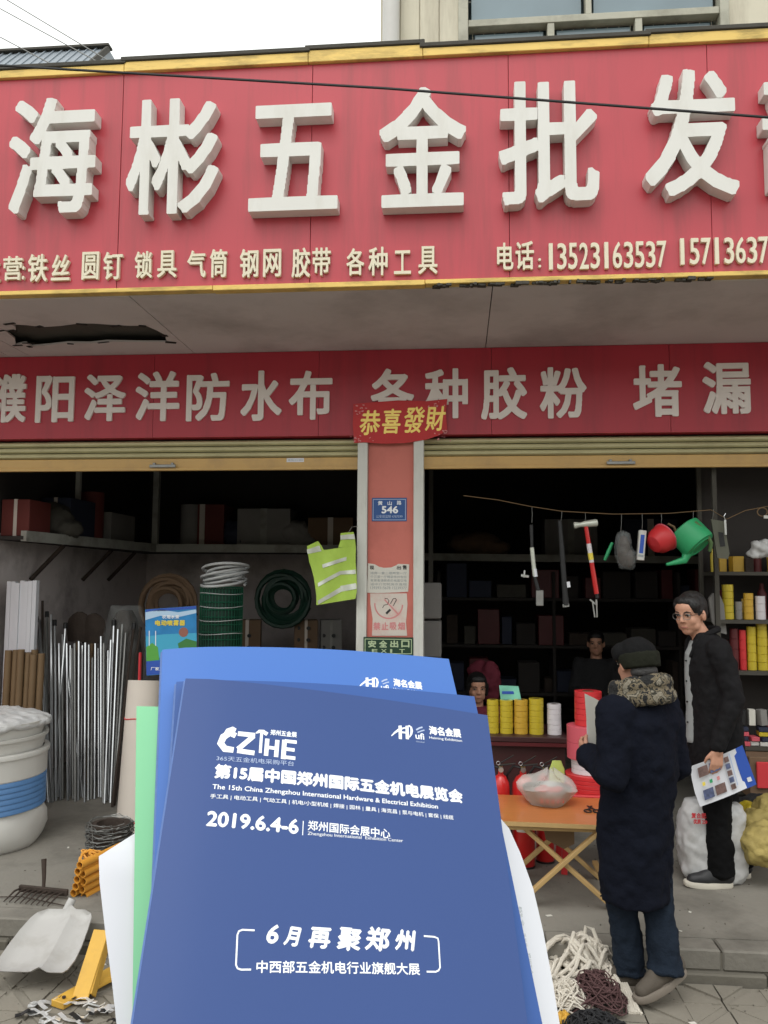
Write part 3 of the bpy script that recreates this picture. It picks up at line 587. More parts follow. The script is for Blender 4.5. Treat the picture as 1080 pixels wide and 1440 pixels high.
# ================================================================== BROCHURES held up in front of the camera
C3 = lambda x, y, z: CAM + Rv*x - Uv*y + Fv*z
_o = C3(-.12734, .10536, .52678)
_x = (Rv*.95494 - Uv*.17869 + Fv*.23696).normalized()
_y = (Rv*.03034 - Uv*.73546 - Fv*.67689).normalized()          # down the page
_n = -_x.cross(_y); _n = _n if _n.dot(Fv) < 0 else -_n           # towards the viewer
def on_plane(px, py, off=0.0):
    d = ray(px, py); o = _o + _n*off; return CAM + d*((o-CAM).dot(_n)/d.dot(_n))
def brochure(name, label, cover, off, TL, TR, bend, W=.21, H=.285, pages=4):
    o = on_plane(*TL, off); ex = (on_plane(*TR, off)-o).normalized(); W = (on_plane(*TR, off)-o).length; ey = _n.cross(ex); ey = -ey if ey.dot(_y) > 0 else ey   # ey up
    t = thing(name, label, 'brochure', o, 'exhibition brochures held up as a fan')
    def sur(u, v, l):     # u right 0..W, v up from bottom 0..H
        q = u/W; return o + ex*u + ey*(v-H) + _n*(l + bend*math.sin(q*math.pi)*.010 - .004*math.exp(-q*14) - bend*.004*((v/H)**3)*(q-.3))
    def sheet(l0, l1, e=0.0, de=0.0):
        g = G(); nu, nv = 14, 10; V_ = []
        for l in (l0, l1):
            for j in range(nv+1):
                for i in range(nu+1): V_.append(sur(W*i/nu+e, H*j/nv+de, l))
        F_ = []; N = (nu+1)*(nv+1)
        for j in range(nv):
            for i in range(nu): a = j*(nu+1)+i; F_ += [(a, a+1, a+nu+2, a+nu+1), (N+a+nu+1, N+a+nu+2, N+a+1, N+a)]
        for j in range(nv):
            for i in (0, nu): a = j*(nu+1)+i; F_.append((a, a+nu+1, N+a+nu+1, N+a))
        for i in range(nu):
            for j in (0, nv): a = j*(nu+1)+i; F_.append((a, a+1, N+a+1, N+a))
        return g.add(V_, F_)
    obj('cover', sheet(-.0004, 0), cover, t, smooth=True)
    for k in range(pages): obj('page', sheet(-.0016-.0011*k, -.0007-.0011*k, -.0008*(k % 2), -.0006), 'pagedge', t, smooth=True)
    obj('back_cover', sheet(-.0022-.0011*pages, -.0018-.0011*pages), cover, t, smooth=True)
    inv = lambda px, py: ((on_plane(px, py, off)-o).dot(ex), (on_plane(px, py, off)-o).dot(ey)+H)
    return t, sur, inv
def ptext(br, s, L, Rr, hpx, m='inkwhite', bold=0, shear=0, name='lettering'):
    """printed line on a brochure: L and Rr are the lower corners of the line in the photo, hpx its height there"""
    t, sur, inv = br; a = inv(*L); b = inv(*Rr); top = inv(L[0], L[1]-hpx); d = V((b[0]-a[0], b[1]-a[1])); wd = d.length; d.normalize(); h = top[1]-a[1]; n = V((-d.y, d.x))
    return print_text(name, s, (0,0,0), (1,0,0), (0,0,1), wd, h, m, t, bold, .0001, shear, warp=lambda u, v, l: sur(a[0]+d.x*u+n.x*v, a[1]+d.y*u+n.y*v, l))
def pline(br, pts, wd, m='inkwhite', closed=False, name='line', lift=.00012):
    t, sur, inv = br; P = [V((*inv(*p), 0)) for p in pts]; g = G(); n = len(P); Q = []
    for k, p in enumerate(P):
        a = P[(k-1) % n] if closed or k else P[0]; b = P[(k+1) % n] if closed or k < n-1 else P[-1]; d = (b-a).normalized(); w_ = wd[k] if isinstance(wd, list) else wd
        Q += [sur(p.x-d.y*w_/2, p.y+d.x*w_/2, lift), sur(p.x+d.y*w_/2, p.y-d.x*w_/2, lift)]
    g.add(Q, [(2*k, 2*k+1, (2*k+3) % (2*n), (2*k+2) % (2*n)) for k in range(n if closed else n-1)]); return obj(name, g, m, t)
def pfill(br, pts, m='inkwhite', name='emblem', lift=.00013):
    t, sur, inv = br; Q = [sur(*inv(*p), lift) for p in pts]; return obj(name, G().add(Q, [list(range(len(Q)))]), m, t)
def mark(br, x, y, s):     # the organiser's emblem, ufi mark and name; (x, y) = emblem centre
    P = lambda a, b: (x+a*s, y+b*s)
    for a in (-8, 3): pfill(br, [P(a, -9), P(a+5, -9.6), P(a+5.5, 12), P(a+.5, 11.5)], name='emblem_bar')
    pfill(br, [P(-4, -.5), P(4, .3), P(4, 3), P(-4, 2.2)], name='emblem_bar')
    pline(br, [P(-19, 7), P(-14, 2), P(-8, -2.5), P(0, -5.5), P(7, -6.5)], [.0006, .0012, .0016, .001, .0004], name='swoosh')
    pline(br, [P(8, -10), P(12, -7), P(13, -2), P(12, 4), P(9, 9)], [.0008, .0014, .0018, .0014, .0006], name='swoosh')
    ptext(br, 'ufi', P(19, 11), P(33, 12.5), 10*s, bold=.03); pline(br, [P(20, -3), P(25, -6), P(30, -7.5)], .0011, 'inkpale'); pline(br, [P(22, 1), P(28, -1.5), P(33, -3)], .0008, 'inkpale')
    ptext(br, 'Global', P(20, 16), P(33, 17), 2*s, 'inkpale')
    ptext(br, '海名会展', P(41, 4), P(92, 8), 14*s, bold=.045); ptext(br, 'Haiming Exhibition', P(41, 11.5), P(93, 15.5), 5*s, 'inkwhite', bold=.01)
bA = brochure('brochure', 'rearmost and palest blue brochure with a corner logo, top edge highest', 'blueA', -.024, (229, 910), (632, 925), .6)
bB = brochure('brochure', 'middle blue brochure mostly hidden behind the front cover', 'blueB', -.012, (249, 955), (668, 978), .5)
bC = brochure('brochure', 'front dark blue exhibition brochure with date, titles and bracketed slogan', 'blueC', 0.0, (262, 950), (686, 1005), .3, pages=5)
mark(bA, 518, 965, .82)
mark(bC, 566, 1031, .90)
# main logo: hooked C, Z, hammer-shaped T, H, E
pline(bC, [(331, 1036), (323, 1032), (314, 1037), (310, 1046), (316, 1054), (328, 1056)], [.0036, .0042, .0044, .0044, .0044, .0036], name='logo_letter')
pfill(bC, [(313, 1034), (318, 1026), (327, 1023), (332, 1026), (330, 1031), (321, 1032)], name='logo_drop')
for a in ([(334, 1033), (358, 1036)], [(356, 1037), (334, 1055)], [(333, 1057), (357, 1061)]): pline(bC, a, .0031, name='logo_letter')
pline(bC, [(367, 1033), (365, 1061)], .0018, name='hammer_handle'); pline(bC, [(359, 1033), (364, 1030.5), (369, 1031), (375, 1035)], [.0008, .0022, .0026, .0026], name='hammer_head')
for a, w_ in (([(375, 1041), (373, 1065)], .0027), ([(389, 1043), (387, 1067)], .0027), ([(374, 1053), (388, 1055)], .0022)): pline(bC, a, w_, name='logo_letter')
pline(bC, [(399, 1043), (397, 1070)], .0030, name='logo_letter')
for a in ([(399, 1044.5), (416, 1046.5)], [(398, 1055.5), (413, 1057.5)], [(397, 1067), (414, 1069)]): pline(bC, a, .0023, name='logo_letter')
ptext(bC, '郑州五金展', (379, 1036), (416, 1040), 8, bold=.03); ptext(bC, '365天五金机电采购平台', (304, 1070), (412, 1080), 7, 'inkpale')
ptext(bC, '第15届中国郑州国际五金机电展览会', (300, 1095), (651, 1131), 21, bold=.052)
ptext(bC, 'The 15th China Zhengzhou International Hardware & Electrical Exhibition', (298, 1112), (615, 1141), 9, bold=.02)
ptext(bC, '手工具 | 电动工具 | 气动工具 | 机电/小型机械 | 焊接 | 园林 | 量具 | 海克昌 | 泵与电机 | 套保 | 线缆', (295, 1124), (637, 1155), 7.5, 'inkwhite', bold=.01)
ptext(bC, '2019.6.4-6', (289, 1162), (418, 1176), 22, bold=.045)
pline(bC, [(425, 1157), (424, 1177)], .0005, name='line')
ptext(bC, '郑州国际会展中心', (431, 1170), (547, 1182), 14, bold=.018); ptext(bC, 'Zhengzhou International  Exhibition Center', (431, 1178), (565, 1188), 6)
for s, a, b, h in (('6', (371, 1328), (388, 1330), 28), ('月', (396, 1331), (416, 1334), 28), ('再', (430, 1335), (461, 1337), 30), ('聚', (470, 1338), (504, 1341), 33), ('郑', (510, 1338), (544, 1341), 34), ('州', (552, 1338), (580, 1340), 30)):
    ptext(bC, s, a, b, h, bold=.042, shear=.15)
pline(bC, [(357, 1310), (340, 1309), (335, 1311), (333, 1316), (331, 1358), (333, 1363), (338, 1365), (352, 1365)], .0009, name='bracket')
pline(bC, [(594, 1318), (609, 1319), (614, 1321), (615, 1326), (617, 1362), (615, 1366), (611, 1368), (598, 1368)], .0009, name='bracket')
ptext(bC, '中西部五金机电行业旗舰大展', (359, 1370), (589, 1373), 18, bold=.022)
pfill(bB, [(247, 1100), (251, 1085), (253, 1085), (249, 1102)], name='emblem')
# green sheet and loose white sheets behind the brochures
def leaf(name, label, m, rows, cat='paper sheet', th=.0006):
    """rows: list of (left px, right px) pairs with plane offsets; a curled sheet"""
    g = G(); n = 10; V_ = []
    for (a, b, oa, ob) in rows:
        A, B = on_plane(*a, oa), on_plane(*b, ob)
        for i in range(n+1): q = i/n; V_.append(A.lerp(B, q)+_n*(.004*math.sin(q*math.pi)))
    m_ = len(rows); k = len(V_); V_ += [v-_n*th for v in V_]; F_ = []
    for j in range(m_-1):
        for i in range(n): a = j*(n+1)+i; F_ += [(a, a+1, a+n+2, a+n+1), (k+a+n+1, k+a+n+2, k+a+1, k+a)]
        for i in (0, n): a = j*(n+1)+i; F_.append((a, a+n+1, k+a+n+1, k+a))
    for i in range(n):
        for j in (0, m_-1): a = j*(n+1)+i; F_.append((a, a+1, k+a+1, k+a))
    g.add(V_, F_); return single(name, g, m, label, cat, smooth=True)
leaf('green_leaflet', 'plain pale green sheet standing behind the left edge of the blue brochures', 'green', [((192, 993), (420, 1010), -.034, -.034), ((190, 1150), (430, 1150), -.036, -.036), ((188, 1300), (430, 1300), -.037, -.037), ((186, 1440), (430, 1440), -.038, -.038), ((185, 1560), (430, 1560), -.038, -.038)], 'leaflet')
leaf('white_sheet', 'curled blank white sheet sticking out at the left of the green leaflet', 'paper', [((191, 1171), (420, 1080), -.046, -.05), ((139, 1204), (420, 1150), -.040, -.05), ((140, 1240), (420, 1200), -.041, -.05), ((148, 1310), (420, 1300), -.043, -.05), ((158, 1385), (420, 1380), -.044, -.05), ((165, 1450), (420, 1440), -.045, -.05), ((172, 1540), (420, 1540), -.046, -.05)])
leaf('white_sheet', 'curled white sheet with faint print sticking out at the right of the blue brochures', 'paper', [((480, 1120), (699, 1145), -.030, -.034), ((480, 1150), (716, 1165), -.030, -.036), ((480, 1180), (732, 1200), -.030, -.038), ((480, 1230), (750, 1250), -.030, -.041), ((480, 1290), (764, 1310), -.030, -.043), ((480, 1360), (777, 1380), -.030, -.045), ((480, 1430), (788, 1445), -.030, -.046), ((480, 1520), (798, 1540), -.030, -.046)])
_sh = [o for o in S.objects if o.name.startswith('white_sheet')][-1]
for px, py, s_, h in ((729, 1275, '85% 全', .0026), (733, 1312, '手工具', .0030), (739, 1340, '郑州五金', .0034), (742, 1385, '展会', .0040), (747, 1420, '2019', .0020), (716, 1235, '五金机电', .0018)):
    p = on_plane(px, py, -.0375); print_text('faint_print', s_, p, -_n.cross(_x)*(1 if _n.cross(_x).dot(_y) < 0 else -1), _x, h*len(s_)*.9, h, 'inkgrey', _sh, 0, .0002)
# ================================================================== LEFT BAY
def box_thing(name, c, sx, sy, sz, m, label, cat, yaw=0, group=None, tape=True):
    t = thing(name, label, cat, c, group); ax = (math.cos(yaw), math.sin(yaw), 0); c = V(c)
    obj('carton', G().obox(c+V((0,0,sz/2)), sx, sy, sz, ax), m, t, bevel=.004)
    if tape: obj('tape_strip', G().obox(c+V((0,0,sz/2)), sx*.12, sy+.004, sz+.004, ax), 'cream' if m != 'dimgrey' else 'beam', t)
    return t
# loft along the left wall and across the back
ZB = at(0, 752, 6.15).z
lf = thing('loft_shelf', 'dark loft shelf with a pale steel edge running along the left bay', 'shelf', (XW, 7, ZB))
A = at(-60, 748, 5.9+.35); B = atz(160, 766, ZB); A = V((B.x-.2, YP+.38, ZB))
A = V((XW+.26, YP+.40, ZB)); B = V((XW+.50, 8.55, ZB)); C_ = V((PX0+.05, 8.75, ZB))
for a, b in ((A, B), (B, C_)):
    obj('edge_beam', G().bar(a, b, .05, .085), 'beam', lf)
g = G().add([(XW, A.y, ZB), (A.x, A.y, ZB), (B.x, B.y, ZB), (C_.x, C_.y, ZB), (C_.x, 9.55, ZB), (XW, 9.55, ZB)], [(0,1,2,3,4,5)]); g.v += [v-V((0,0,.03)) for v in g.v]; g.f += [[6,7,8,9,10,11][::-1]]+[[i, (i+1)%6, 6+(i+1)%6, 6+i] for i in range(6)]
obj('deck', g, 'darkwall', lf)
for p in (atz(172, 765, ZB),): obj('post', G().box(B.x-.03, B.x+.03, B.y-.03, B.y+.03, ZB+.04, 3.5), 'beam', lf)
obj('post', G().box(A.x-.02, A.x+.02, 7.2, 7.24, ZB+.04, 3.5), 'beam', lf)
for y in (6.9, 7.9, 8.5): obj('bracket', G().bar((XW+.01, y, ZB-.35), (XW+.3, y, ZB-.05), .03, .03), 'rust', lf)
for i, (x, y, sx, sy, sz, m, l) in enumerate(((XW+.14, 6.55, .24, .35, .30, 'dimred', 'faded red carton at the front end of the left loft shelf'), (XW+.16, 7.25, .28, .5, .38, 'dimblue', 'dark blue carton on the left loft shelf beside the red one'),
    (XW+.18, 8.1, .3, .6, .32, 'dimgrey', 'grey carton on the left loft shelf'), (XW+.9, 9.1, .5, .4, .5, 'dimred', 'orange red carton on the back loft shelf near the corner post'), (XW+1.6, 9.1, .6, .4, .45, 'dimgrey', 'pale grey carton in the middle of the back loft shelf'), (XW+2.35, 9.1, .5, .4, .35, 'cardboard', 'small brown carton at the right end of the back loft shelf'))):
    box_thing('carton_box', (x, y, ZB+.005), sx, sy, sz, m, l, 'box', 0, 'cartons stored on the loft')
# bundle of white panels, brown tubes
YB0 = 6.35
p = wall_panel((9, 818, 49, 920), YB0, .05); x0, x1 = at(6, 900, YB0).x, at(48, 900, YB0).x; zt = at(28, 818, YB0).z
t = thing('trim_strips', 'bundle of tall white plastic trim strips standing in the left bay', 'strips', ((x0+x1)/2, YB0, FL))
for i in range(7): a = x0+(x1-x0)*i/7; obj('strip', G().box(a, a+(x1-x0)/7-.002, YB0+rnd.uniform(0, .01), YB0+.05, FL, zt+rnd.uniform(-.012, .012)), 'paper', t)
x0, x1 = at(4, 950, 6.1).x, at(58, 950, 6.1).x; zt = at(30, 917, 6.1).z
t = thing('brown_tubes', 'bundle of brown tubes standing in front of the white strips', 'tubes', ((x0+x1)/2, 6.1, FL))
for i in range(6): a = x0+(x1-x0)*(i+.5)/6; obj('tube', G().cyl((a, 6.1+.02*(i % 2), FL), (a, 6.12+.02*(i % 2), zt+rnd.uniform(-.02, .02)), .026, n=12), 'brown', t, smooth=True)
for i in range(4): a = x0+(x1-x0)*(i+1)/6; obj('tube', G().cyl((a, 6.16, FL), (a, 6.18, zt+rnd.uniform(-.01, .03)), .026, n=12), 'brown', t, smooth=True)
# metal rods
RG = 'thin metal rods standing in the left bay'
rods = [((45, 872), (64, 1102), 'steel'), ((52, 875), (72, 1098), 'steel'), ((60, 862), (70, 1098), 'dullsteel'), ((66, 868), (66, 1096), 'dullsteel'), ((72, 864), (73, 1110), 'steel'), ((77, 880), (79, 1110), 'steel'), ((92, 884), (76, 1105), 'steel'), ((91, 900), (82, 1112), 'steel'),
 ((94, 905), (96, 1160), 'steel'), ((101, 912), (103, 1150), 'dullsteel'), ((92, 925), (121, 1155), 'steel'), ((116, 908), (114, 1135), 'steel'), ((120, 904), (119, 1138), 'steel'), ((125, 907), (124, 1140), 'steel'), ((130, 925), (128, 1130), 'dullsteel'), ((138, 912), (139, 1140), 'steel'), ((146, 905), (145, 1140), 'dullsteel'),
 ((152, 915), (150, 1140), 'steel'), ((160, 880), (152, 1120), 'steel'), ((172, 878), (160, 1100), 'dullsteel'), ((188, 885), (165, 1075), 'rust'), ((198, 882), (170, 1070), 'rust'), ((60, 845), (58, 1060), 'rust'), ((108, 915), (108, 1120), 'rust'),
 ((56, 872), (68, 1104), 'steel'), ((83, 905), (85, 1120), 'steel'), ((88, 892), (88, 1118), 'dullsteel'), ((99, 908), (99, 1140), 'steel'), ((105, 905), (106, 1138), 'dullsteel'), ((111, 902), (110, 1135), 'steel'), ((134, 905), (133, 1140), 'steel'), ((142, 895), (142, 1138), 'steel'), ((156, 900), (147, 1130), 'steel'), ((166, 885), (156, 1110), 'steel'), ((177, 890), (163, 1090), 'dullsteel')]
RM = {'steel': 'shiny steel rod in the bundle behind the white tubs', 'dullsteel': 'dull grey rod in the bundle behind the white tubs', 'rust': 'dark rusty rod leaning among the brighter steel rods'}
ORD = 'first second third fourth fifth sixth seventh eighth ninth tenth eleventh twelfth thirteenth fourteenth fifteenth sixteenth seventeenth eighteenth nineteenth twentieth twenty-first twenty-second twenty-third'.split()
rank = {}
for mm in RM:
    for k, i in enumerate(sorted([i for i, q in enumerate(rods) if q[2] == mm], key=lambda i: rods[i][0][0])): rank[i] = ORD[k]+' from left'
for i, (a, b, m) in enumerate(rods):
    Y0 = 6.35+.05*(i % 4); top = at(*a, Y0+.35); bot = fl(*b) if b[1] > 1180 else at(*b, Y0); d = (bot-top); bot = top+d*((top.z-FL)/(-d.z))
    t = thing('metal_rod', RM[m]+', '+rank[i], 'rod', bot, RG)
    obj('shaft', G().cyl(bot, top, .0095 if m == 'steel' else .011, n=7), m, t, smooth=True)
    if i in (0, 1, 3, 5, 6, 18, 20): obj('end_cap', G().cyl(top, top+(top-bot).normalized()*.05, .018, n=7), 'black', t)
# dark spades and a film-wrapped bundle behind the rods
t = thing('wrapped_bundle', 'tall dark bundle in clear glossy film behind the steel rods', 'bundle', at(160, 1140, 6.9))
c = at(165, 1000, 6.85); obj('core', G().lathe([(.17, FL), (.18, .6), (.16, 1.2), (.10, 1.55), (.06, 1.62)], (c.x, 6.95, 0), n=14), 'rust', t, smooth=True)
remesh('film', G().rings([[V((c.x+.22*s*math.cos(a)+.02*math.sin(5*a+z*9), 6.95+.2*s*math.sin(a), z)) for a in [i*math.pi/12 for i in range(24)]] for z, s in ((FL, .95), (.5, 1.0), (.9, 1.02), (1.3, .9), (1.5, .7), (1.66, .62))]), 'wrap', .02, 1, t, .03, .08)
for k, (px, py, l) in enumerate(((108, 880, 'dark spade blade standing upright behind the rods, left one'), (128, 882, 'dark rounded spade blade standing behind the rods, right one'))):
    c = at(px, py, 6.9); t = thing('spade', l, 'spade', (c.x, 6.95, FL), 'spades standing behind the rods')
    g = G(); rs = []
    for z, w_ in ((-.14, .10), (-.08, .11), (0, .115), (.06, .10), (.10, .06), (.12, .02)): rs.append([c+V((w_*math.cos(a), .02+.03*math.cos(a)**2+.008*math.sin(a), z)) for a in [i*math.pi/6 for i in range(12)]])
    obj('blade', G().rings(rs), 'rust', t, smooth=True); obj('handle', G().cyl((c.x, c.y+.03, FL), (c.x, c.y+.03, c.z-.1), .018), 'brown', t, smooth=True)
# poster board
YPo = 6.0
po = thing('poster', 'blue and green poster with yellow title hanging in the left bay', 'poster', at(240, 900, YPo))
P4 = [at(204, 857, YPo), at(276, 852, YPo), at(277, 945, YPo), at(206, 950, YPo)]
obj('board', G().prism(P4, (0, .006, 0)), mat('poster_sky', (.03, .22, .50), .35, .5, 8, .0), po)
pz = lambda *q: G().add([at(a, b, YPo-.0008) for a, b in q], [list(range(len(q)))])
obj('cloud_band', pz((204.5, 872), (225, 866), (250, 868), (276, 862), (276, 857), (250, 861), (225, 857), (204.5, 861)), ink('p1', (.45, .62, .80)), po)
obj('title_band', pz((205, 857.2), (275.8, 852.2), (275.8, 856), (205, 861)), 'inkblue', po)
obj('sea', pz((205, 895), (230, 892), (276.5, 890), (276.6, 925), (205.5, 925)), ink('p2', (.06, .38, .58)), po)
g = G().add([at(a, b, YPo-.0016) for a, b in ((205.5, 910), (214, 904), (222, 910), (224, 928), (205.7, 930))], [[0,1,2,3,4]]); obj('meadow', g, ink('p3', (.10, .36, .06)), po)
g = G().add([at(a, b, YPo-.0016) for a, b in ((250, 905), (262, 898), (276.5, 902), (276.6, 916), (252, 915))], [[0,1,2,3,4]]); obj('trees', g, ink('p4', (.05, .20, .05)), po)
obj('foot_band', pz((205.6, 930), (276.8, 926), (276.9, 944.5), (206, 949.5)), 'inkblue', po)
for xp in (210, 219): obj('mill', ribbon([at(xp, 887, YPo), at(xp, 908, YPo)], .006, YPo-.002), 'inkwhite', po)
cc = at(258, 889, YPo-.002); obj('inset', G().add([cc+V((math.cos(a)*.036, 0, math.sin(a)*.036)) for a in [i*math.pi/9 for i in range(18)]], [list(range(18))]), ink('p5', (.30, .12, .09)), po)
for k, s in enumerate('电动喷雾器'): wall_text(s, (218+k*8.6, 872, 226+k*8.6, 880), YPo-.002, 'inkyellow', po, .05)
for k, s in enumerate('农用水泵'): wall_text(s, (228+k*6.2, 865, 233.5+k*6.2, 870), YPo-.002, 'inkwhite', po, .04)
wall_text('厂家直销', (212, 938, 236, 943), YPo-.002, 'inkwhite', po, .02)
# white roll standing, red stick behind
c = at(198, 965, 5.75); b = at(190, 1170, 5.6)
t = thing('white_roll', 'tall cream roll of sheeting tied with red string beside the green leaflet', 'roll', (b.x, 5.7, FL))
r = .118; top = V((c.x+.01, 5.8, at(198, 958, 5.75).z)); bot = V((at(196, 1165, 5.72).x-.03, 5.68, FL)); obj('sheet_roll', G().cyl(bot, top, r, n=28), 'cream', t, smooth=True)
for px_, q in ((1015, .75), (1155, .08)): m_ = bot.lerp(top, q); obj('string', G().tube([m_+V((math.cos(a)*(r+.002), math.sin(a)*(r+.002), .006*math.sin(3*a))) for a in [i*math.pi/12 for i in range(24)]], .004, 5, True), 'inkred', t)
a = at(196, 918, 6.1); single('red_stick', G().cyl((a.x, 6.12, FL), (a.x, 6.12, a.z), .012), 'inkred', 'short red stick poking up behind the cream roll', 'stick')
# green mesh roll in film with clear hose coil on top
YG = 6.45; cx = at(311, 870, YG).x; zt = at(311, 826, YG-.17).z
t = thing('mesh_roll', 'tall roll of dark green wire mesh wrapped in clear film', 'roll', (cx, YG, FL), None)
g = G()
for i in range(30): z = FL+(zt-FL)*i/29; g.tube([V((cx+.165*math.cos(a), YG+.165*math.sin(a), z)) for a in [k*math.pi/10 for k in range(20)]], .0045, 4, True)
for i in range(40): a = i*math.pi/20; g.tube([V((cx+.168*math.cos(a), YG+.168*math.sin(a), z)) for z in (FL, zt)], .003, 4)
obj('wire_mesh', g, 'greenmesh', t, kind='stuff'); obj('core', G().cyl((cx, YG, FL), (cx, YG, zt-.01), .155, n=24), mat('mesh_core', (.006, .035, .022), .6), t, smooth=True)
for i in range(7): z = zt-.05-i*.105; obj('film_band', G().tube([V((cx+.172*math.cos(a), YG+.172*math.sin(a), z+.006*math.sin(2*a+i))) for a in [k*math.pi/12 for k in range(24)]], .0035, 5, True), 'clearhose', t, smooth=True)
t = thing('hose_coil', 'coil of clear hose lying on top of the green mesh roll', 'hose', (cx, YG, zt+.01))
pts = []
for i in range(150): a = i*.26; k = i/150; rr = .165+.02*math.sin(a*.37)+.008*math.sin(a*1.7); pts.append(V((cx+.02+rr*math.cos(a), YG+rr*math.sin(a), zt+.02+.15*k+.03*math.sin(a+k*3))))
obj('hose', G().tube(pts, .011, 7), 'clearhose', t, smooth=True)
# discs, coils on the back wall of the bay
def coil(name, c, r, rr, turns, m, label, cat, ax=(0, 1, 0)):
    pts = []; c = V(c)
    for i in range(turns*20): a = i*math.pi/10; q = r+rr*3.2*math.sin(i*.11); pts.append(c+V((q*math.cos(a), .012*((i//20) % 4)*1.6, q*math.sin(a))))
    return single(name, G().tube(pts, rr, 6), m, label, cat, smooth=True)
coil('hose_coil', at(236, 850, 7.6), .20, .024, 12, 'cardboard', 'large brown hose coil hanging behind the blue poster', 'hose')
coil('hose_coil', at(398, 842, 8.3), .20, .026, 12, mat('dark_green_hose', (.006, .035, .022), .5), 'dark green hose coil hanging on the back wall of the left bay', 'hose')
for i, (px, py, Y, sx, sz, m, l) in enumerate(((348, 905, 8.5, .28, .5, 'cardboard', 'brown carton leaning behind the green mesh roll'), (430, 900, 8.5, .24, .42, 'cardboard', 'small perforated brown carton near the pillar at the back'), (465, 905, 8.6, .22, .5, 'dimgrey', 'dull grey carton at the back beside the pillar'))):
    c = at(px, py, Y); c.z -= sz/2; t = box_thing('carton_box', c, sx, .25, sz, m, l, 'box', .2)
    for k in range(3):
        for j in range(2): obj('hole', G().cyl(c+V((-.05+j*.1, -.14, .1+k*.12)), c+V((-.05+j*.1, -.12, .1+k*.12)), .02, n=8), 'black', t)
c = at(400, 935, 8.4); box_thing('storage_chest', (c.x, 8.7, FL), 1.6, .5, 1.0, 'inwall', 'long pale chest against the back wall of the left bay', 'chest', 0, tape=False)
# hi-vis vest
YV = 5.78
vt = thing('safety_vest', 'yellow green reflective safety vest hanging beside the pillar', 'vest', at(468, 800, YV))
def vgrid(poly_l, poly_r, ylist, Y, m, name, par, dy=0, amp=.012):
    g = G(); n = 12; V_ = []
    for k, y in enumerate(ylist):
        a, b = poly_l[k], poly_r[k]
        for i in range(n+1): q = i/n; u_, v_ = a[0]+(b[0]-a[0])*q, a[1]+(b[1]-a[1])*q; p = at(u_, v_, Y); p.y += dy+amp*math.sin(u_*.14+v_*.05)+amp*.5*math.sin(u_*.27-v_*.11); V_.append(p)
    m_ = len(ylist); k0 = len(V_); V_ += [v+V((0, .004, 0)) for v in V_]; F_ = []
    for j in range(m_-1):
        for i in range(n): a = j*(n+1)+i; F_ += [(a, a+1, a+n+2, a+n+1), (k0+a+n+1, k0+a+n+2, k0+a+1, k0+a)]
        for i in (0, n): a = j*(n+1)+i; F_.append((a, a+n+1, k0+a+n+1, k0+a))
    for i in range(n):
        for j in (0, m_-1): a = j*(n+1)+i; F_.append((a, a+1, k0+a+1, k0+a))
    return obj(name, g.add(V_, F_), m, par, smooth=True)
body_l = [(435, 790), (438, 800), (441, 812), (443, 824), (445, 838), (445, 851)]; body_r = [(500, 775), (500, 790), (501, 803), (502, 818), (502, 832), (500, 842)]
vgrid([(433, 776)]+body_l, [(500, 768)]+body_r, range(7), YV, 'hivis', 'body_panel', vt)
vgrid([(432, 768), (432.5, 772), (433, 777)], [(447, 761), (452, 768), (456, 775)], range(3), YV, 'hivis', 'shoulder_panel', vt, .001)
vgrid([(479, 750), (479, 760), (476, 770)], [(497, 748), (499, 760), (500, 770)], range(3), YV, 'hivis', 'shoulder_panel', vt, .001)
for a, b in (([(432, 773), (433, 779)], [(449, 767), (452, 775)]), ([(479, 753), (479, 759)], [(498, 751), (499, 758)]), ([(447, 820), (448, 825)], [(478, 803), (479, 808)]), ([(478, 803), (479, 808)], [(500, 801), (500.5, 807)]), ([(447, 845), (448, 850)], [(478, 826), (480, 832)]), ([(478, 824), (480, 832)], [(501, 820), (502, 828)])):
    vgrid(a, b, range(2), YV, 'silver', 'reflective_strip', vt, -.004)
vgrid([(453, 794), (454, 799)], [(487, 783), (487, 788)], range(2), YV, 'silver', 'reflective_strip', vt, -.004)
obj('hanger_hook', G().tube([at(490, 749, YV+.01), at(495, 741, YV+.02), at(503, 740, YV+.04)], .0025, 5), 'wiregrey', vt)
# tubs at the left edge
def tub(c, r, h, lip, m, name='tub_body'): return G().lathe([(r*.95, 0), (r*.965, .02), (r, h-lip), (r*1.03, h-lip), (r*1.035, h), (r*.985, h), (r*.97, h-.02), (r*.9, .03)], c, n=36)
YT = 5.35; xc = at(-32, 1100, YT).x; r = at(58, 1100, YT).x-xc
t = thing('white_sack', 'bulging white woven sack under the blue tub at the left edge', 'sack', (xc, YT, FL)); zb = at(20, 1141, YT-.2).z-.03
rs = [[V((xc+(r*s+.012*math.sin(5*a+z*20))*math.cos(a), YT+(r*s+.01*math.sin(7*a))*math.sin(a), z)) for a in [i*math.pi/20 for i in range(40)]] for z, s in ((FL, .90), (FL+.03, .955), (FL+.10, .985), (zb-.05, .975), (zb, .93))]
obj('sack_body', G().rings(rs), 'white', t, smooth=True)
z1 = at(20, 1098, YT-.2).z; zm = at(20, 1060, YT-.2).z; t = thing('white_bucket', 'straight sided white bucket with a ribbed blue band at the left edge', 'bucket', (xc, YT, zb)); R9 = r*.965
obj('bucket_body', G().lathe([(R9*.97, zb), (R9*.98, z1-.01), (R9, z1), (R9*1.0, zm-.04), (R9*1.03, zm-.035), (R9*1.035, zm-.012), (R9*1.03, zm-.008), (R9*.95, zm-.006), (R9*.94, zb+.03)], (xc, YT, 0), n=44), 'white', t, smooth=True)
pr = []
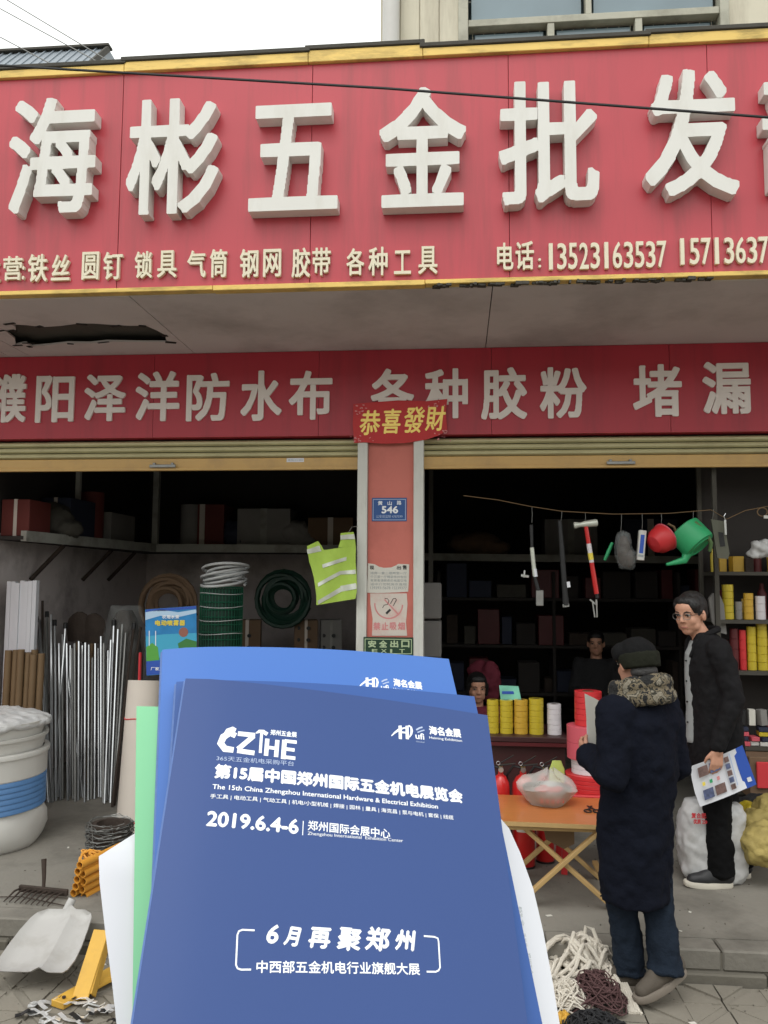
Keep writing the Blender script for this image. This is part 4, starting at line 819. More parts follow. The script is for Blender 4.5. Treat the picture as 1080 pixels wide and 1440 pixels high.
for i in range(6): z = zb+.006+(z1-zb-.012)*i/6; pr += [(R9*.985, z), (R9*.998, z+.004), (R9*.998, z+(z1-zb)/6-.010), (R9*.985, z+(z1-zb)/6-.003)]
obj('blue_band', G().lathe(pr, (xc, YT, 0), n=44, cap=False), 'bluebucket', t, smooth=True)
z2 = at(20, 1012, YT-.2).z
for k, l in enumerate(('lower of the two white tubs nested in the banded bucket at left', 'topmost white tub with crumpled film in the stack at the left edge')):
    zz = zm-.03+(z2-zm)*.42*k; t = thing('white_tub', l, 'tub', (xc, YT, zz), 'white tubs nested at the left edge'); q = R9*(.985-.015*k); hh = (z2-zm)*.56
    obj('tub_body', G().lathe([(q*.93, zz), (q*.985, zz+hh-.02), (q*1.02, zz+hh-.018), (q*1.025, zz+hh), (q*.97, zz+hh), (q*.95, zz+hh-.01)], (xc, YT, 0), n=44), 'white', t, smooth=True)
    if k: remesh('crumpled_film', G().rings([[V((xc+q*s_*(1+.03*math.sin(5*a)+.02*math.sin(11*a+z_*40))*math.cos(a), YT+q*s_*(1+.03*math.sin(4*a))*math.sin(a), zz+hh+z_)) for a in [i*math.pi/20 for i in range(40)]] for z_, s_ in ((-.045, 1.0), (-.03, 1.05), (.0, 1.045), (.025, .9), (.05, .6), (.06, .25))]), 'bag', .015, 1, t, .03, .06)
# dark coil of barbed wire on the floor
YW = fl(145, 1222).y+.1; c = V((at(152, 1190, YW).x, YW+.02, FL)); t = thing('wire_coil', 'grey coil of thin wire standing on the floor behind yellow tubes', 'coil', c)
r = .15; H = at(150, 1160, YW-.1).z-FL
for k in range(4):
    pts = []
    for i in range(190): a = i*.33+k; z = FL+.012+H*.93*((i/190+.13*k) % 1); q = r*(1-.22*rnd.random()); pts.append((c.x+q*math.cos(a), c.y+q*math.sin(a), z+rnd.gauss(0, .005)))
    obj('wire_strand', G().tube(pts, .0026, 4), 'wiregrey', t)
obj('wire_core', G().lathe([(r*.8, FL+.01), (r*.82, FL+H*.9), (r*.55, FL+H*.92), (r*.5, FL+H*.3)], (c.x, c.y, 0), n=20), 'rust', t, smooth=True)
# bundle of yellow tubes, round open ends towards us
tg = 'yellow tubes stacked on the step'
TL_ = ['topmost of all', 'left column, second from top', 'right column, second from top', 'left column, third from top', 'right column, third from top', 'left column, third from bottom', 'right column, second from bottom', 'left column, second from bottom', 'right column, lowest', 'left column, lowest']
for i, (px, py) in enumerate(((112, 1217), (109, 1226), (116, 1229), (108, 1237), (117, 1240), (106, 1247), (115, 1251), (103, 1256), (118, 1261), (107, 1266))):
    Yt = 4.42+.01*i; p = at(px, py, Yt); t = thing('yellow_tube', 'yellow tube in the pile by the white sheet, '+TL_[i], 'tube', p, tg); d = V((.24, .97, 0)).normalized(); L_ = .35
    q = .021; obj('tube_wall', G().lathe([(q*.8, 0), (q, 0), (q, L_), (q*.8, L_), (q*.8, .0)], p, d, 14, False), 'orange', t, smooth=True); obj('tube_inside', G().cyl(p+d*.03, p+d*.04, q*.82, n=12), 'rust', t)
t = thing('orange_net', 'loose orange net bundle on top of the yellow tubes', 'net', at(135, 1208, 4.6)); c = at(142, 1207, 4.75)
for k in range(3): obj('net_strand', G().tube([c+V((.09*math.cos(i*.5+k)+.05*math.sin(i*.21), .05*math.sin(i*.5), .03*math.sin(i*.83+k))) for i in range(60)], .006, 5), 'orange', t, smooth=True)
# rake head
t = thing('rake_head', 'dark iron rake head lying on the floor left of the tubes', 'rake', fl(60, 1260)); a = fl(27, 1258)+V((0, 0, .035)); b = fl(95, 1265)+V((0, 0, .035))
obj('rake_bar', G().bar(a, b, .02, .035), 'rust', t, bevel=.003)
for i in range(9): q = a.lerp(b, (i+.3)/9); obj('tine', G().tube([q, q+V((-.01, -.05, .003)), q+V((-.03, -.12, -.028))], [.006, .006, .003], 6), 'rust', t)
m_ = a.lerp(b, .5); obj('socket', G().tube([m_, m_+V((-.01, .02, .06)), m_+V((-.03, .05, .15))], [.009, .011, .015], 8), 'rust', t)
single('thin_wire', G().tube([fl(0, 1264)+V((0,0,.01)), fl(30, 1264)+V((0,0,.012)), fl(100, 1278)+V((0,0,.01))], .003, 5), 'rust', 'thin dark wire lying beside the rake head', 'wire')
# white tray leaning on the step
t = thing('white_shovel_head', 'white plastic shovel head leaning against the step at left', 'shovel head', at(65, 1330, 4.0))
rows = [((70, 1282), (122, 1283), 4.17), ((55, 1287), (130, 1288), 4.15), ((46, 1294), (131, 1294), 4.12), ((30, 1312), (126, 1310), 4.04), ((12, 1336), (117, 1335), 3.94), ((0, 1354), (108, 1354), 3.85), ((-8, 1366), (98, 1367), 3.78), ((2, 1370), (90, 1372), 3.755)]
g = G(); n = 16; V_ = []
for k, (a, b, Y) in enumerate(rows):
    for i in range(n+1):
        q = i/n; e = min(q, 1-q)*n; p = at(a[0]+(b[0]-a[0])*q, a[1]+(b[1]-a[1])*q, Y); ed = max(0, 1-min(e, k if k < 3 else 9, (len(rows)-1-k)*9)/1.5); p += V((0, .0-.02*ed+.0, .022*ed+.022*math.exp(-((q-.62)*12)**2))); V_.append(p)
k0 = len(V_); V_ += [v+V((0, .006, -.006)) for v in V_]; F_ = []; m_ = len(rows)
for j in range(m_-1):
    for i in range(n): a = j*(n+1)+i; F_ += [(a, a+1, a+n+2, a+n+1), (k0+a+n+1, k0+a+n+2, k0+a+1, k0+a)]
    for i in (0, n): a = j*(n+1)+i; F_.append((a, a+n+1, k0+a+n+1, k0+a))
for i in range(n):
    for j in (0, m_-1): a = j*(n+1)+i; F_.append((a, a+1, k0+a+1, k0+a))
obj('blade', g.add(V_, F_), 'shovel', t, smooth=True)
c = at(92, 1284, 4.17); obj('socket', G().cyl(c, c+V((.02, .03, .06)), .022, .02), 'shovel', t, smooth=True)
# yellow angle-bracket stool, foil scraps
gz = lambda px, py, z=-.0: atz(px, py, z)
t = thing('yellow_bracket', 'yellow painted steel bracket frame standing on the paving', 'bracket', gz(110, 1415))
B0 = gz(84, 1418); T0 = at(143, 1308, B0.y+.22); B1 = gz(112, 1412); T1 = T0+V((.05, .02, -.01))
obj('upright', G().bar(gz(112, 1412)+V((0,0,.02)), T0, .075, .012), 'yellow', t, bevel=.002)
obj('upright_flange', G().bar(gz(118, 1411)+V((.025,.03,.02)), T0+V((.028, .03, -.02)), .010, .06), 'yellow', t, bevel=.002)
obj('foot', G().bar(gz(80, 1419)+V((0,0,.018)), gz(175, 1364)+V((0, .0, .018)), .075, .03), 'yellow', t, bevel=.003)
obj('brace', G().bar(gz(124, 1400)+V((0,0,.03)), T0+V((.08, .08, -.22)), .05, .01), 'yellow', t)
for q in (.12, .9): p = gz(80, 1419).lerp(gz(175, 1364), q)+V((0, -.02, .036)); obj('bolt', G().cyl(p, p+V((0,0,.006)), .009, n=6), 'rust', t)
for i in range(22):
    px, py = 34+rnd.random()*132, 1412+rnd.random()*30; p = gz(px, py)+V((0,0,.012+.006*(i % 3))); g = G(); a = rnd.uniform(-.5, .5); L_ = rnd.uniform(.06, .17); wd = rnd.uniform(.005, .014)
    g.rings([[p+V((math.cos(a)*L_*(s-.5)-math.sin(a)*wd*c_, math.sin(a)*L_*(s-.5)+math.cos(a)*wd*c_, .008*math.sin(s*7+i)+.004*z_)) for c_, z_ in ((-1, 0), (1, 0), (1, .6), (-1, .6))] for s in (0, .25, .5, .75, 1)])
    single('foil_scrap', g, 'foil' if i % 4 else 'black', 'crumpled strip of shiny foil on the paving below the yellow bracket' if i % 4 else 'dark strip among the foil scraps at the bottom left', 'scrap', 'scraps at the lower left')

# ================================================================== RIGHT BAY
# loft edge and post behind the pillar, items on it
ZR = at(650, 783, 9.2).z
lr = thing('loft_shelf', 'dim loft shelf with grey edge in the dark right bay', 'shelf', (PX1, 9.2, ZR))
obj('edge_beam', G().bar((PX0+.22, 9.2, ZR), (4.9, 9.2, ZR-.05), .05, .08), 'beam', lr); obj('deck', G().box(PX0+.22, 4.9, 9.23, 11.7, ZR-.03, ZR), 'darkwall', lr)
xx = at(606, 720, 7.2).x; obj('post', G().box(xx-.02, xx+.02, 7.18, 7.22, FL, 3.5), 'darkcap', lr)
c = at(668, 775, 9.5); remesh('cloth', G().ell((c.x, 9.6, ZR+.16), .33, .2, .16).ell((c.x+.2, 9.6, ZR+.12), .2, .18, .12), 'x', .03) if False else None
t = tag(remesh('soft_bundle', G().ell((c.x, 9.6, ZR+.15), .33, .2, .15).ell((c.x+.22, 9.6, ZR+.11), .2, .18, .11), 'cardboard', .03, 2, None, .05, .1), 'soft ochre bundle lying on the dark loft shelf right of the pillar', 'bundle')
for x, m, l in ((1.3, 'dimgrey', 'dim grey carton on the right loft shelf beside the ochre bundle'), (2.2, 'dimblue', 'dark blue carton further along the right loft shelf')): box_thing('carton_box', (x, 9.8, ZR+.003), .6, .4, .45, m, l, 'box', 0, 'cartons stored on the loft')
# pale machine parts just behind the pillar
t = thing('cabinet_stack', 'grey metal cabinet pieces standing in the dark right behind the pillar', 'cabinet', fl(602, 1050)); x0 = at(597, 850, 6.5).x
for i in range(4): obj('drawer', G().box(x0-.02, x0+.13, 6.5, 6.8, FL+.55+i*.30, FL+.55+i*.30+.285), 'dimgrey', t, bevel=.01)
# counter
YC = 5.75; x0, x1 = at(640, 1040, YC).x, at(795, 1040, YC).x; zc = at(740, 1036, YC).z
t = thing('counter', 'dark maroon shop counter behind the fire extinguishers', 'counter', ((x0+x1)/2, YC, FL))
obj('top', G().box(x0-.02, x1+.02, YC-.02, YC+.52, zc-.035, zc), 'counter', t, bevel=.004); obj('front_panel', G().box(x0, x1, YC+.02, YC+.04, FL, zc-.036), 'counter', t); obj('top_edge', G().box(x0-.021, x1+.021, YC-.026, YC-.0205, zc-.06, zc-.036), 'darkred', t)
obj('side_panel', G().box(x1-.03, x1-.001, YC+.041, YC+.5, FL, zc-.036), 'counter', t); obj('side_panel', G().box(x0, x0+.03, YC+.041, YC+.5, FL, zc-.036), 'counter', t)
def tape_sleeve(x, y, z, r, h, m, label, group, rolls=6, grp=True, name='tape_rolls'):
    t = thing(name, label, 'tape', (x, y, z), group); hh = h/rolls
    for k in range(rolls):
        zz = z+k*hh; q = r*rnd.uniform(.985, 1.0); obj('tape_roll', G().lathe([(r*.45, zz), (q-.002, zz), (q, zz+.002), (q, zz+hh-.003), (q-.002, zz+hh-.001), (r*.45, zz+hh-.001)], (x+rnd.uniform(-.001, .001), y, 0), n=22, cap=False), m, t, smooth=True)
    obj('core', G().cyl((x, y, z), (x, y, z+h-.004), r*.46, n=14), 'cardboard', t)
    return t
for px0, px1, yt, m, l in ((685, 702, 985, 'tape', 'leftmost sleeve of yellow tape rolls on the counter'), (703, 722, 985, 'tape', 'second sleeve of yellow tape rolls from the left on the counter'), (723, 743, 984, 'amber', 'amber sleeve of tape rolls among the yellow ones on the counter'), (744, 765, 982, 'tape', 'rightmost and widest sleeve of yellow tape on the counter')):
    a, b = at(px0, 1034, YC+.1).x, at(px1, 1034, YC+.1).x; tape_sleeve((a+b)/2, YC+.12, zc, (b-a)/2, at(740, yt, YC+.1).z-zc, m, l, 'yellow tape sleeves on the counter')
a, b = at(770, 1034, YC+.1).x, at(790, 1034, YC+.1).x; tape_sleeve((a+b)/2, YC+.12, zc, (b-a)/2, at(780, 990, YC+.1).z-zc, 'whitetape', 'sleeve of white tape rolls at the right end of the counter', 'tape on the counter')
p0 = at(703, 985, YC+.14); p1 = at(733, 965, YC+.14)
t = thing('leaflet_card', 'small green and blue card standing on top of the yellow tapes', 'card', p0); obj('card', G().prism([at(a, b, YC+.14) for a, b in ((704, 984), (733, 984), (729, 965), (702, 964))], (0, .01, 0)), mat('card_green', (.20, .55, .42), .5, .4, 12, 0), t)
obj('stripe', G().add([at(a, b, YC+.138) for a, b in ((706, 972), (722, 972), (723, 976), (706, 976))], [[0,1,2,3]]), 'inkblue', t)
# fire extinguishers
def extinguisher(p, h, r, label):
    t = thing('fire_extinguisher', label, 'extinguisher', p, 'fire extinguishers in front of the counter'); x, y, z = p
    obj('cylinder_body', G().lathe([(r*.9, z), (r, z+.015), (r, z+h*.76), (r*.93, z+h*.82), (r*.6, z+h*.88), (r*.3, z+h*.90), (r*.28, z+h*.93)], (x, y, 0), n=28), 'red', t, smooth=True)
    obj('base_ring', G().lathe([(r*.92, z-.0), (r*1.02, z+.002), (r*1.02, z+.014)], (x, y, 0), n=28), 'black', t)
    obj('valve', G().cyl((x, y, z+h*.925), (x, y, z+h*.98), r*.22), mat('brass', (.5, .35, .12), .35, metal=.8) if 'brass' not in bpy.data.materials else bpy.data.materials['brass'], t)
    obj('gauge', G().cyl((x, y-.02, z+h*.955), (x, y-.04, z+h*.955), .016, n=14), 'steel', t)
    hd = obj('handle', G().bar((x-.01, y, z+h*.985), (x+.09, y-.01, z+h*1.01), .02, .008).bar((x-.01, y, z+h*1.0), (x+.08, y-.01, z+h*1.09), .02, .006), 'black', t, bevel=.002)
    obj('pin_ring', G().tube([V((x-.015+.011*math.cos(a), y-.012, z+h*1.01+.011*math.sin(a))) for a in [i*math.pi/6 for i in range(12)]], .002, 4, True), 'steel', t)
    obj('hose', G().tube([(x-.012, y, z+h*.965), (x-.06, y, z+h*.98), (x-.10, y+.01, z+h*.88), (x-r-.012, y+.02, z+h*.6), (x-r-.012, y+.02, z+h*.3)], .009, 7), 'black', t, smooth=True)
    g = G(); rs = []
    for zz in (z+h*.36, z+h*.66): rs.append([V((x+(r+.0012)*math.cos(a), y+(r+.0012)*math.sin(a), zz)) for a in [R_(-130+i*8) for i in range(11)]])
    obj('label', G().rings(rs, False, False), 'paperdull', t)
    return t
ex_y = 5.25
for (a, b, bt, yy, l) in ((692, 717, 1212, 5.22, 'red fire extinguisher nearest the blue brochures, left one'), (720, 752, 1208, 5.26, 'red fire extinguisher seen under the folding table'), (753, 779, 1204, 5.36, 'darker red extinguisher deepest under the folding table')):
    x0, x1 = at(a, 1150, yy).x, at(b, 1150, yy).x; r = (x1-x0)/2; extinguisher(((x0+x1)/2, yy, FL), at(700, 1074, yy).z-FL, r, l)
# low folding table
TZ = FL+.455; F = lambda px, py: atz(px, py, TZ)
a, b, c, d = F(706, 1155), F(856, 1161), F(866, 1113), F(714, 1112); w_ = (b-a).length
b = a+V((.63, -.02, 0)); c = b+V((-.01, .57, 0)); d = a+V((-.01, .57, 0))
t = thing('folding_table', 'low orange topped wooden folding table with crossed pine legs', 'table', ((a+c)/2).to_tuple()[:2]+(FL,))
obj('table_top', G().prism([a, b, c, d], (0, 0, -.018)), 'tabletop', t, bevel=.003)
obj('top_edge_strip', G().bar(a+V((0, -.006, -.009)), b+V((0, -.006, -.009)), .006, .022), 'wood', t)
for k in (0, 1):
    yy = (.04, .50)[k]; A1 = a+V((.09, yy, -.02)); A2 = b+V((-.09, yy, -.02))
    G1 = V((A1.x-.10, A1.y, FL)); G2 = V((A2.x+.10, A2.y, FL)); o_ = V((0, .028, 0))
    obj('leg', G().bar(A2, V((A1.x-.02, A1.y, FL+.002)), .042, .022), 'wood', t, bevel=.003); obj('leg', G().bar(A1+o_, V((A2.x+.06, A2.y, FL+.002))+o_, .042, .022), 'wood', t, bevel=.003)
    obj('bolt', G().cyl(((A1.x+A2.x)/2+.02, A1.y-.016, (TZ+FL)/2+.02), ((A1.x+A2.x)/2+.02, A1.y-.024, (TZ+FL)/2+.02), .007, n=8), 'dullsteel', t)
    obj('top_rail', G().box(a.x+.03, b.x-.03, A1.y-.02, A1.y+.02, TZ-.048, TZ-.019), 'wood', t)
for xx, q in ((a.x+.10, .2), (b.x-.06, .2)): obj('stretcher', G().bar((xx, a.y+.05, FL+.09), (xx, a.y+.53, FL+.09), .03, .018), 'wood', t)
obj('hanging_cloth', G().prism([(a.x+.24, a.y+.28, TZ-.05), (a.x+.42, a.y+.28, TZ-.05), (a.x+.42, a.y+.28, TZ-.19), (a.x+.36, a.y+.28, TZ-.22), (a.x+.26, a.y+.28, TZ-.17)], (0, .02, 0)), 'brown', t)
# bowl in plastic bag, scissors
bc = F(770, 1130); t = thing('bowl_in_bag', 'round bowl of red goods wrapped in a clear bag on the folding table', 'bowl', bc); x, y, z = bc
obj('bowl', G().lathe([(.06, z), (.10, z+.02), (.135, z+.065), (.145, z+.095), (.14, z+.097), (.09, z+.03), (.01, z+.015)], (x, y, 0), n=30), 'dullsteel', t, smooth=True)
for k in range(9): aa = k*2.4; q = .075*math.sqrt(k/9); p = V((x+q*math.cos(aa), y+q*math.sin(aa), z+.065+.015*rnd.random())); obj('red_piece', G().ell(p, .03, .022, .018, 8, 5), 'redplastic', t, smooth=True)
for k in range(5): aa = R_(-110+k*14); p = V((x+.128*math.cos(aa), y+.128*math.sin(aa), z+.045)); obj('red_print', G().obox(p, .018, .003, .028, (-math.sin(aa), math.cos(aa), 0), (math.cos(aa)*.4, math.sin(aa)*.4, 1)), 'inkred', t)
g = G(); rs = []
for zz, q in ((.0, .10), (.03, .13), (.075, .158), (.1, .165), (.125, .15), (.14, .10), (.165, .05), (.185, .02)): rs.append([V((x+.02*(zz > .13)+q*(1+.07*math.sin(4*a_+zz*30)+.05*math.sin(9*a_))*math.cos(a_), y+q*(1+.07*math.sin(4*a_+zz*30))*math.sin(a_), z+.003+zz*(1+.12*math.sin(3*a_)*(zz > .08)))) for a_ in [i*math.pi/16 for i in range(32)]])
obj('clear_bag', G().rings(rs), mat('bag_clear', (.75, .72, .68), .25, .05, 10, .6, 14, alpha=.42), t, smooth=True)
for k, (px, py, l) in enumerate(((820, 1111, 'scissors with dark loops lying at the back of the table'), (833, 1142, 'small black pliers lying at the right front of the table'))):
    p = F(px, py)+V((0, 0, .006)); t = thing('scissors' if k == 0 else 'pliers', l, 'tool', p)
    for s in (-1, 1):
        obj('handle', G().tube([p+V((s*.025+.02*math.cos(a_), .0+.028*math.sin(a_), 0)) for a_ in [i*math.pi/6 for i in range(12)]], .004, 5, True), 'black', t); obj('jaw', G().bar(p+V((s*.02, .02, .002)), p+V((-s*.012, .10, .002)), .01, .004), 'steel' if k == 0 else 'black', t)
# red and pink stacks on a stool right of the table
YR = 5.3; xs0 = at(828, 1050, YR).x
t = thing('goods_stool', 'low red stool carrying the stacks of red and pink goods', 'stool', (xs0, YR, FL)); zs = at(828, 1115, YR-.1).z
obj('seat', G().box(xs0-.2, xs0+.2, YR-.17, YR+.17, zs-.03, zs), 'redplastic', t, bevel=.008)
for sx in (-1, 1):
    for sy in (-1, 1): obj('leg', G().bar((xs0+sx*.18, YR+sy*.15, FL), (xs0+sx*.15, YR+sy*.12, zs-.03), .035, .035), 'redplastic', t)
z = zs
for r, h, m, l, nm in ((.15, .10, 'redplastic', 'wide red roll at the bottom of the stack behind the man in navy', 4), (.11, .09, 'whitetape', 'white wrapped roll in the middle of the red and pink stack', 3), (.135, .20, 'pinkred', 'pink banded roll below the red topmost one', 2), (.085, .21, 'redplastic', 'topmost bright red roll of the stack behind the white papers', 6)):
    tape_sleeve(xs0, YR, z, r, h, m, l, 'red and pink rolls stacked on the stool', nm, name='packing_rolls'); z += h
single('green_bag', G().rings([[V((xs0-.20+r_*math.cos(a_), YR-.02+.4*r_*math.sin(a_), zs+z_)) for a_ in [i*math.pi/8 for i in range(16)]] for z_, r_ in ((.0, .045), (.05, .05), (.12, .047), (.16, .03), (.17, .028))]), mat('lime_bag', (.42, .5, .12), .4, .2, 20, .3, 20), 'small lime green packet beside the pink rolls', 'packet', smooth=True)
# hanging cord with tools
YH = 5.72; cp = [(652, 697), (700, 703), (745, 712), (790, 719), (862, 723), (940, 722), (1000, 717), (1022, 730), (1048, 718), (1085, 711), (1140, 706)]
single('hanging_cord', G().tube([at(a, b, YH) for a, b in cp], .0028, 5), 'brown', 'thin sagging cord strung across the right bay holding tools', 'cord')
def drop(px, py, px2, py2, par, Y=YH): obj('hook', G().tube([at(px, py, Y), at((px+px2)/2+.5, (py+py2)/2, Y), at(px2, py2, Y)], .0018, 4), 'wiregrey', par)
HG = 'tools hanging from the cord'
def bar2(a, b, Y, wd, th): return G().bar(at(*a, Y), at(*b, Y), wd, th, (0, 1, 0))
# two axes/hammers with dark handles
t = thing('dark_axe', 'dark handled axe with a bright shaft sticker hanging left of the red hammer', 'axe', at(750, 800, YH), HG); drop(748, 712, 748, 735, t)
obj('handle', G().tube([at(747, 738, YH), at(748, 770, YH), at(752, 812, YH), at(757, 830, YH)], [.013, .011, .012, .014], 8), 'black', t, smooth=True); obj('shaft_sleeve', G().cyl(at(748, 770, YH), at(752, 810, YH), .0145, n=10), 'silver', t, smooth=True)
obj('guard_box', G().bar(at(759, 830, YH), at(759, 852, YH), .05, .02, (0, 1, 0)), 'dullsteel', t, bevel=.003); obj('label', G().cyl(at(751.5, 800, YH), at(753, 811, YH), .0155, n=10), 'paper', t)
t = thing('small_hook_tool', 'tiny bright metal hook hanging beside the dark axe', 'hook', at(738, 808, YH)); obj('shank', G().cyl(at(738, 802, YH), at(737, 812, YH), .006), 'steel', t); obj('prong', G().bar(at(733, 809, YH), at(744, 811, YH), .018, .012, (0, 1, 0)), 'steel', t, bevel=.002)
t = thing('black_pipe_wrench', 'long plain black bar with a small bright tag hanging from the cord', 'bar', at(795, 790, YH), HG); drop(790, 719, 789, 732, t)
obj('bar_shaft', G().tube([at(787, 732, YH), at(790, 770, YH), at(795, 840, YH)], [.014, .018, .02], 10), 'black', t, smooth=True); obj('bar_foot', G().bar(at(791, 852, YH), at(800, 851, YH), .02, .03, (0, 1, 0)), 'dullsteel', t); obj('bar_end', G().cyl(at(795, 840, YH), at(796, 851, YH), .022), 'black', t); obj('tag', bar2((799, 818), (800, 826), YH-.02, .022, .004), 'paper', t)
# red handled hammer
t = thing('red_hammer', 'red handled hammer with silver head and yellow label hanging head up', 'hammer', at(825, 800, YH), HG); drop(823, 721, 823, 732, t); hd = YH-.01
A1, B1 = at(807, 739, hd), at(840, 735, hd); dd = (B1-A1).normalized(); obj('head', G().lathe([(.020, 0), (.024, .008), (.018, .03), (.016, .05), (.022, .075), (.024, (B1-A1).length-.03), (.026, (B1-A1).length-.01), (.022, (B1-A1).length)], A1, dd, 14), 'silver', t, smooth=True)
H0, H1 = at(824, 740, hd), at(839, 835, hd); obj('handle', G().cyl(H0, H1, .0145, .017, n=12), 'red', t, smooth=True); obj('label', G().cyl(H0.lerp(H1, .26), H0.lerp(H1, .54), .0165, n=12), 'whitetape', t, smooth=True); obj('label_band', G().cyl(H0.lerp(H1, .40), H0.lerp(H1, .50), .0172, n=12), 'inkyellow', t); obj('handle_end', G().cyl(H1, H1+(H1-H0).normalized()*.03, .012), 'black', t)
t = thing('pliers_pack', 'small pair of metal snips hanging below the red hammer', 'snips', at(838, 855, YH)); 
for s in (-1, 1): obj('blade', G().bar(at(836+s*3, 845, YH), at(838+s*1.5, 868, YH), .008, .006, (0, 1, 0)), 'steel', t); obj('grip', G().bar(at(838, 850, YH), at(834+s*4.5, 843, YH), .01, .008, (0, 1, 0)), 'steel', t)
# green wrench, film pack
t = thing('green_cutter', 'small green handled cutter hanging behind the wrapped tool', 'cutter', at(855, 780, YH+.08)); obj('grip', G().tube([at(861, 763, YH+.08), at(856, 775, YH+.08), at(850, 788, YH+.08)], [.01, .014, .01], 8), 'greenplastic', t, smooth=True)
t = thing('wrapped_tool', 'bulky dark tool in glossy film hanging from the cord', 'package', at(878, 772, YH), HG); drop(874, 723, 873, 748, t)
c = at(877, 775, YH); obj('tool_core', G().ell(c, .045, .05, .11).ell(c+V((.03, 0, -.05)), .04, .05, .07), 'rust', t, smooth=True); t_ = remesh('film', G().ell(c+V((0, 0, .01)), .062, .06, .135, 16, 10).ell(c+V((.035, 0, -.05)), .05, .06, .085), 'wrap', .012, 1, t, .035, .05)
# sealant tube
t = thing('sealant_box', 'narrow white and blue sealant box hanging from the cord', 'box', at(901, 768, YH), HG); drop(903, 722, 903, 746, t)
obj('carton', bar2((903.5, 746), (900, 788), YH, .048, .04), 'white', t, bevel=.003); obj('blue_print', bar2((904, 752), (901.5, 778), YH-.0205, .026, .002), 'inkblue', t); obj('dark_print', bar2((901.5, 780), (901, 783), YH-.0206, .034, .002), 'inkgrey', t)
# red cap
t = thing('red_scoop', 'red plastic dipper with pale rim hanging between box and watering can', 'dipper', at(928, 762, YH), HG); drop(930, 722, 930, 736, t)
c = at(926, 764, YH); ax_ = V((-.75, -.35, -.45)); obj('bowl', G().lathe([(.001, .125), (.06, .11), (.088, .07), (.095, .02), (.096, 0), (.090, .002), (.083, .06), (.05, .10)], c-ax_.normalized()*.05+V((.01, 0, .02)), ax_, 26), 'redplastic', t, smooth=True)
cc_ = c-ax_.normalized()*.05+V((.01, 0, .02)); e1 = ax_.cross(V((0,0,1))).normalized(); e2 = ax_.normalized().cross(e1); obj('rim', G().tube([cc_+(e1*math.cos(a_)+e2*math.sin(a_))*.096 for a_ in [i*math.pi/14 for i in range(28)]], .006, 6, True), 'pinkred', t, smooth=True)
obj('handle', G().tube([cc_+V((.02, 0, .09)), cc_+V((.06, 0, .07)), cc_+V((.085, -.01, 0)), cc_+V((.07, -.01, -.06))], .009, 8), 'brown', t, smooth=True)
# green watering can, tilted
t = thing('watering_can', 'green plastic watering can hanging tilted from the cord', 'watering can', at(975, 765, YH), HG); drop(975, 719, 974, 735, t)
ax_ = V((.55, -.35, -.70)).normalized(); c = at(966, 752, YH); obj('can_body', G().lathe([(.10, 0), (.118, .01), (.118, .14), (.112, .16), (.09, .165)][::1], c-ax_*.04+V((.0, 0, .01)), ax_, 30), 'greenplastic', t, smooth=True)
bt = c-ax_*.04+V((.0, 0, .01)); e1 = ax_.cross(V((0,0,1))).normalized(); e2 = ax_.cross(e1)
obj('base_ring', G().tube([bt+ax_*.165+(e1*math.cos(a_)+e2*math.sin(a_))*.082 for a_ in [i*math.pi/14 for i in range(28)]], .006, 6, True), 'greenplastic', t, smooth=True)
sp0 = at(962, 788, YH-.04); sp1 = at(937, 794, YH-.05); obj('spout', G().tube([bt+ax_*.12+V((-.05, 0, -.06)), sp0, sp1], [.038, .026, .010], 12), 'greenplastic', t, smooth=True)
obj('handle', G().tube([at(957, 750, YH-.05), at(963, 738, YH-.07), at(978, 736, YH-.08), at(992, 748, YH-.09), at(1000, 764, YH-.08), at(998, 775, YH-.06)], [.014, .016, .016, .016, .014, .012], 9), mat('green_handle', (.09, .16, .06), .5), t, smooth=True)
# grey cards / key ring further right
t = thing('tool_card', 'dull olive tool card hanging right of the watering can', 'card', at(1012, 755, YH), HG); drop(1003, 716, 1002, 730, t)
obj('card', G().prism([at(a, b, YH) for a, b in ((1000, 730), (1018, 733), (1026, 778), (1024, 786), (1009, 785))], (0, .015, 0)), mat('olive_card', (.10, .10, .075), .7), t); obj('cut_out', G().prism([at(a, b, YH-.003) for a, b in ((1010, 748), (1017, 749), (1020, 768), (1013, 769))], (0, .002, 0)), 'black', t)
t = thing('metal_clip', 'bright narrow metal clip hanging from the lowest dip of the cord', 'clip', at(1020, 740, YH-.03), HG); obj('clip_body', G().bar(at(1019.5, 731, YH-.03), at(1020.5, 752, YH-.03), .013, .006, (0, 1, 0)), 'steel', t); obj('clip_hook', G().tube([at(1020, 731, YH-.03), at(1018, 726, YH-.03), at(1020.5, 722, YH-.03)], .003, 5), 'steel', t)
t = thing('key_ring', 'wire loop with a pale bar on the cord at the right edge', 'hanger', at(1072, 722, YH)); obj('loop', G().tube([at(1072+7*math.cos(a_), 720+6*math.sin(a_), YH) for a_ in [i*math.pi/8 for i in range(16)]], .004, 5, True), 'brown', t); obj('pale_bar', bar2((1074, 727), (1088, 727), YH-.01, .02, .01), 'white', t)
t = tag(remesh('crumpled_bag', G().ell(at(1072, 772, 5.95), .085, .05, .065).ell(at(1062, 776, 5.95), .05, .04, .05), 'bag', .01, 1, None, .05, .05), 'crumpled pale plastic bag hanging near the right edge', 'bag')
single('grey_garment', G().rings([[at(a, b, 6.05)+V((0, .03*math.sin(k), 0)) for k, a in enumerate(r)] for b, r in ()]) if False else G().prism([at(a, b, 6.05) for a, b in ((997, 842), (1003, 834), (1012, 836), (1018, 850), (1020, 870), (1022, 892), (1014, 890), (1002, 875))], (0, .03, 0)), 'dimgrey', 'dull grey cloth hanging behind the head of the man with glasses', 'cloth')
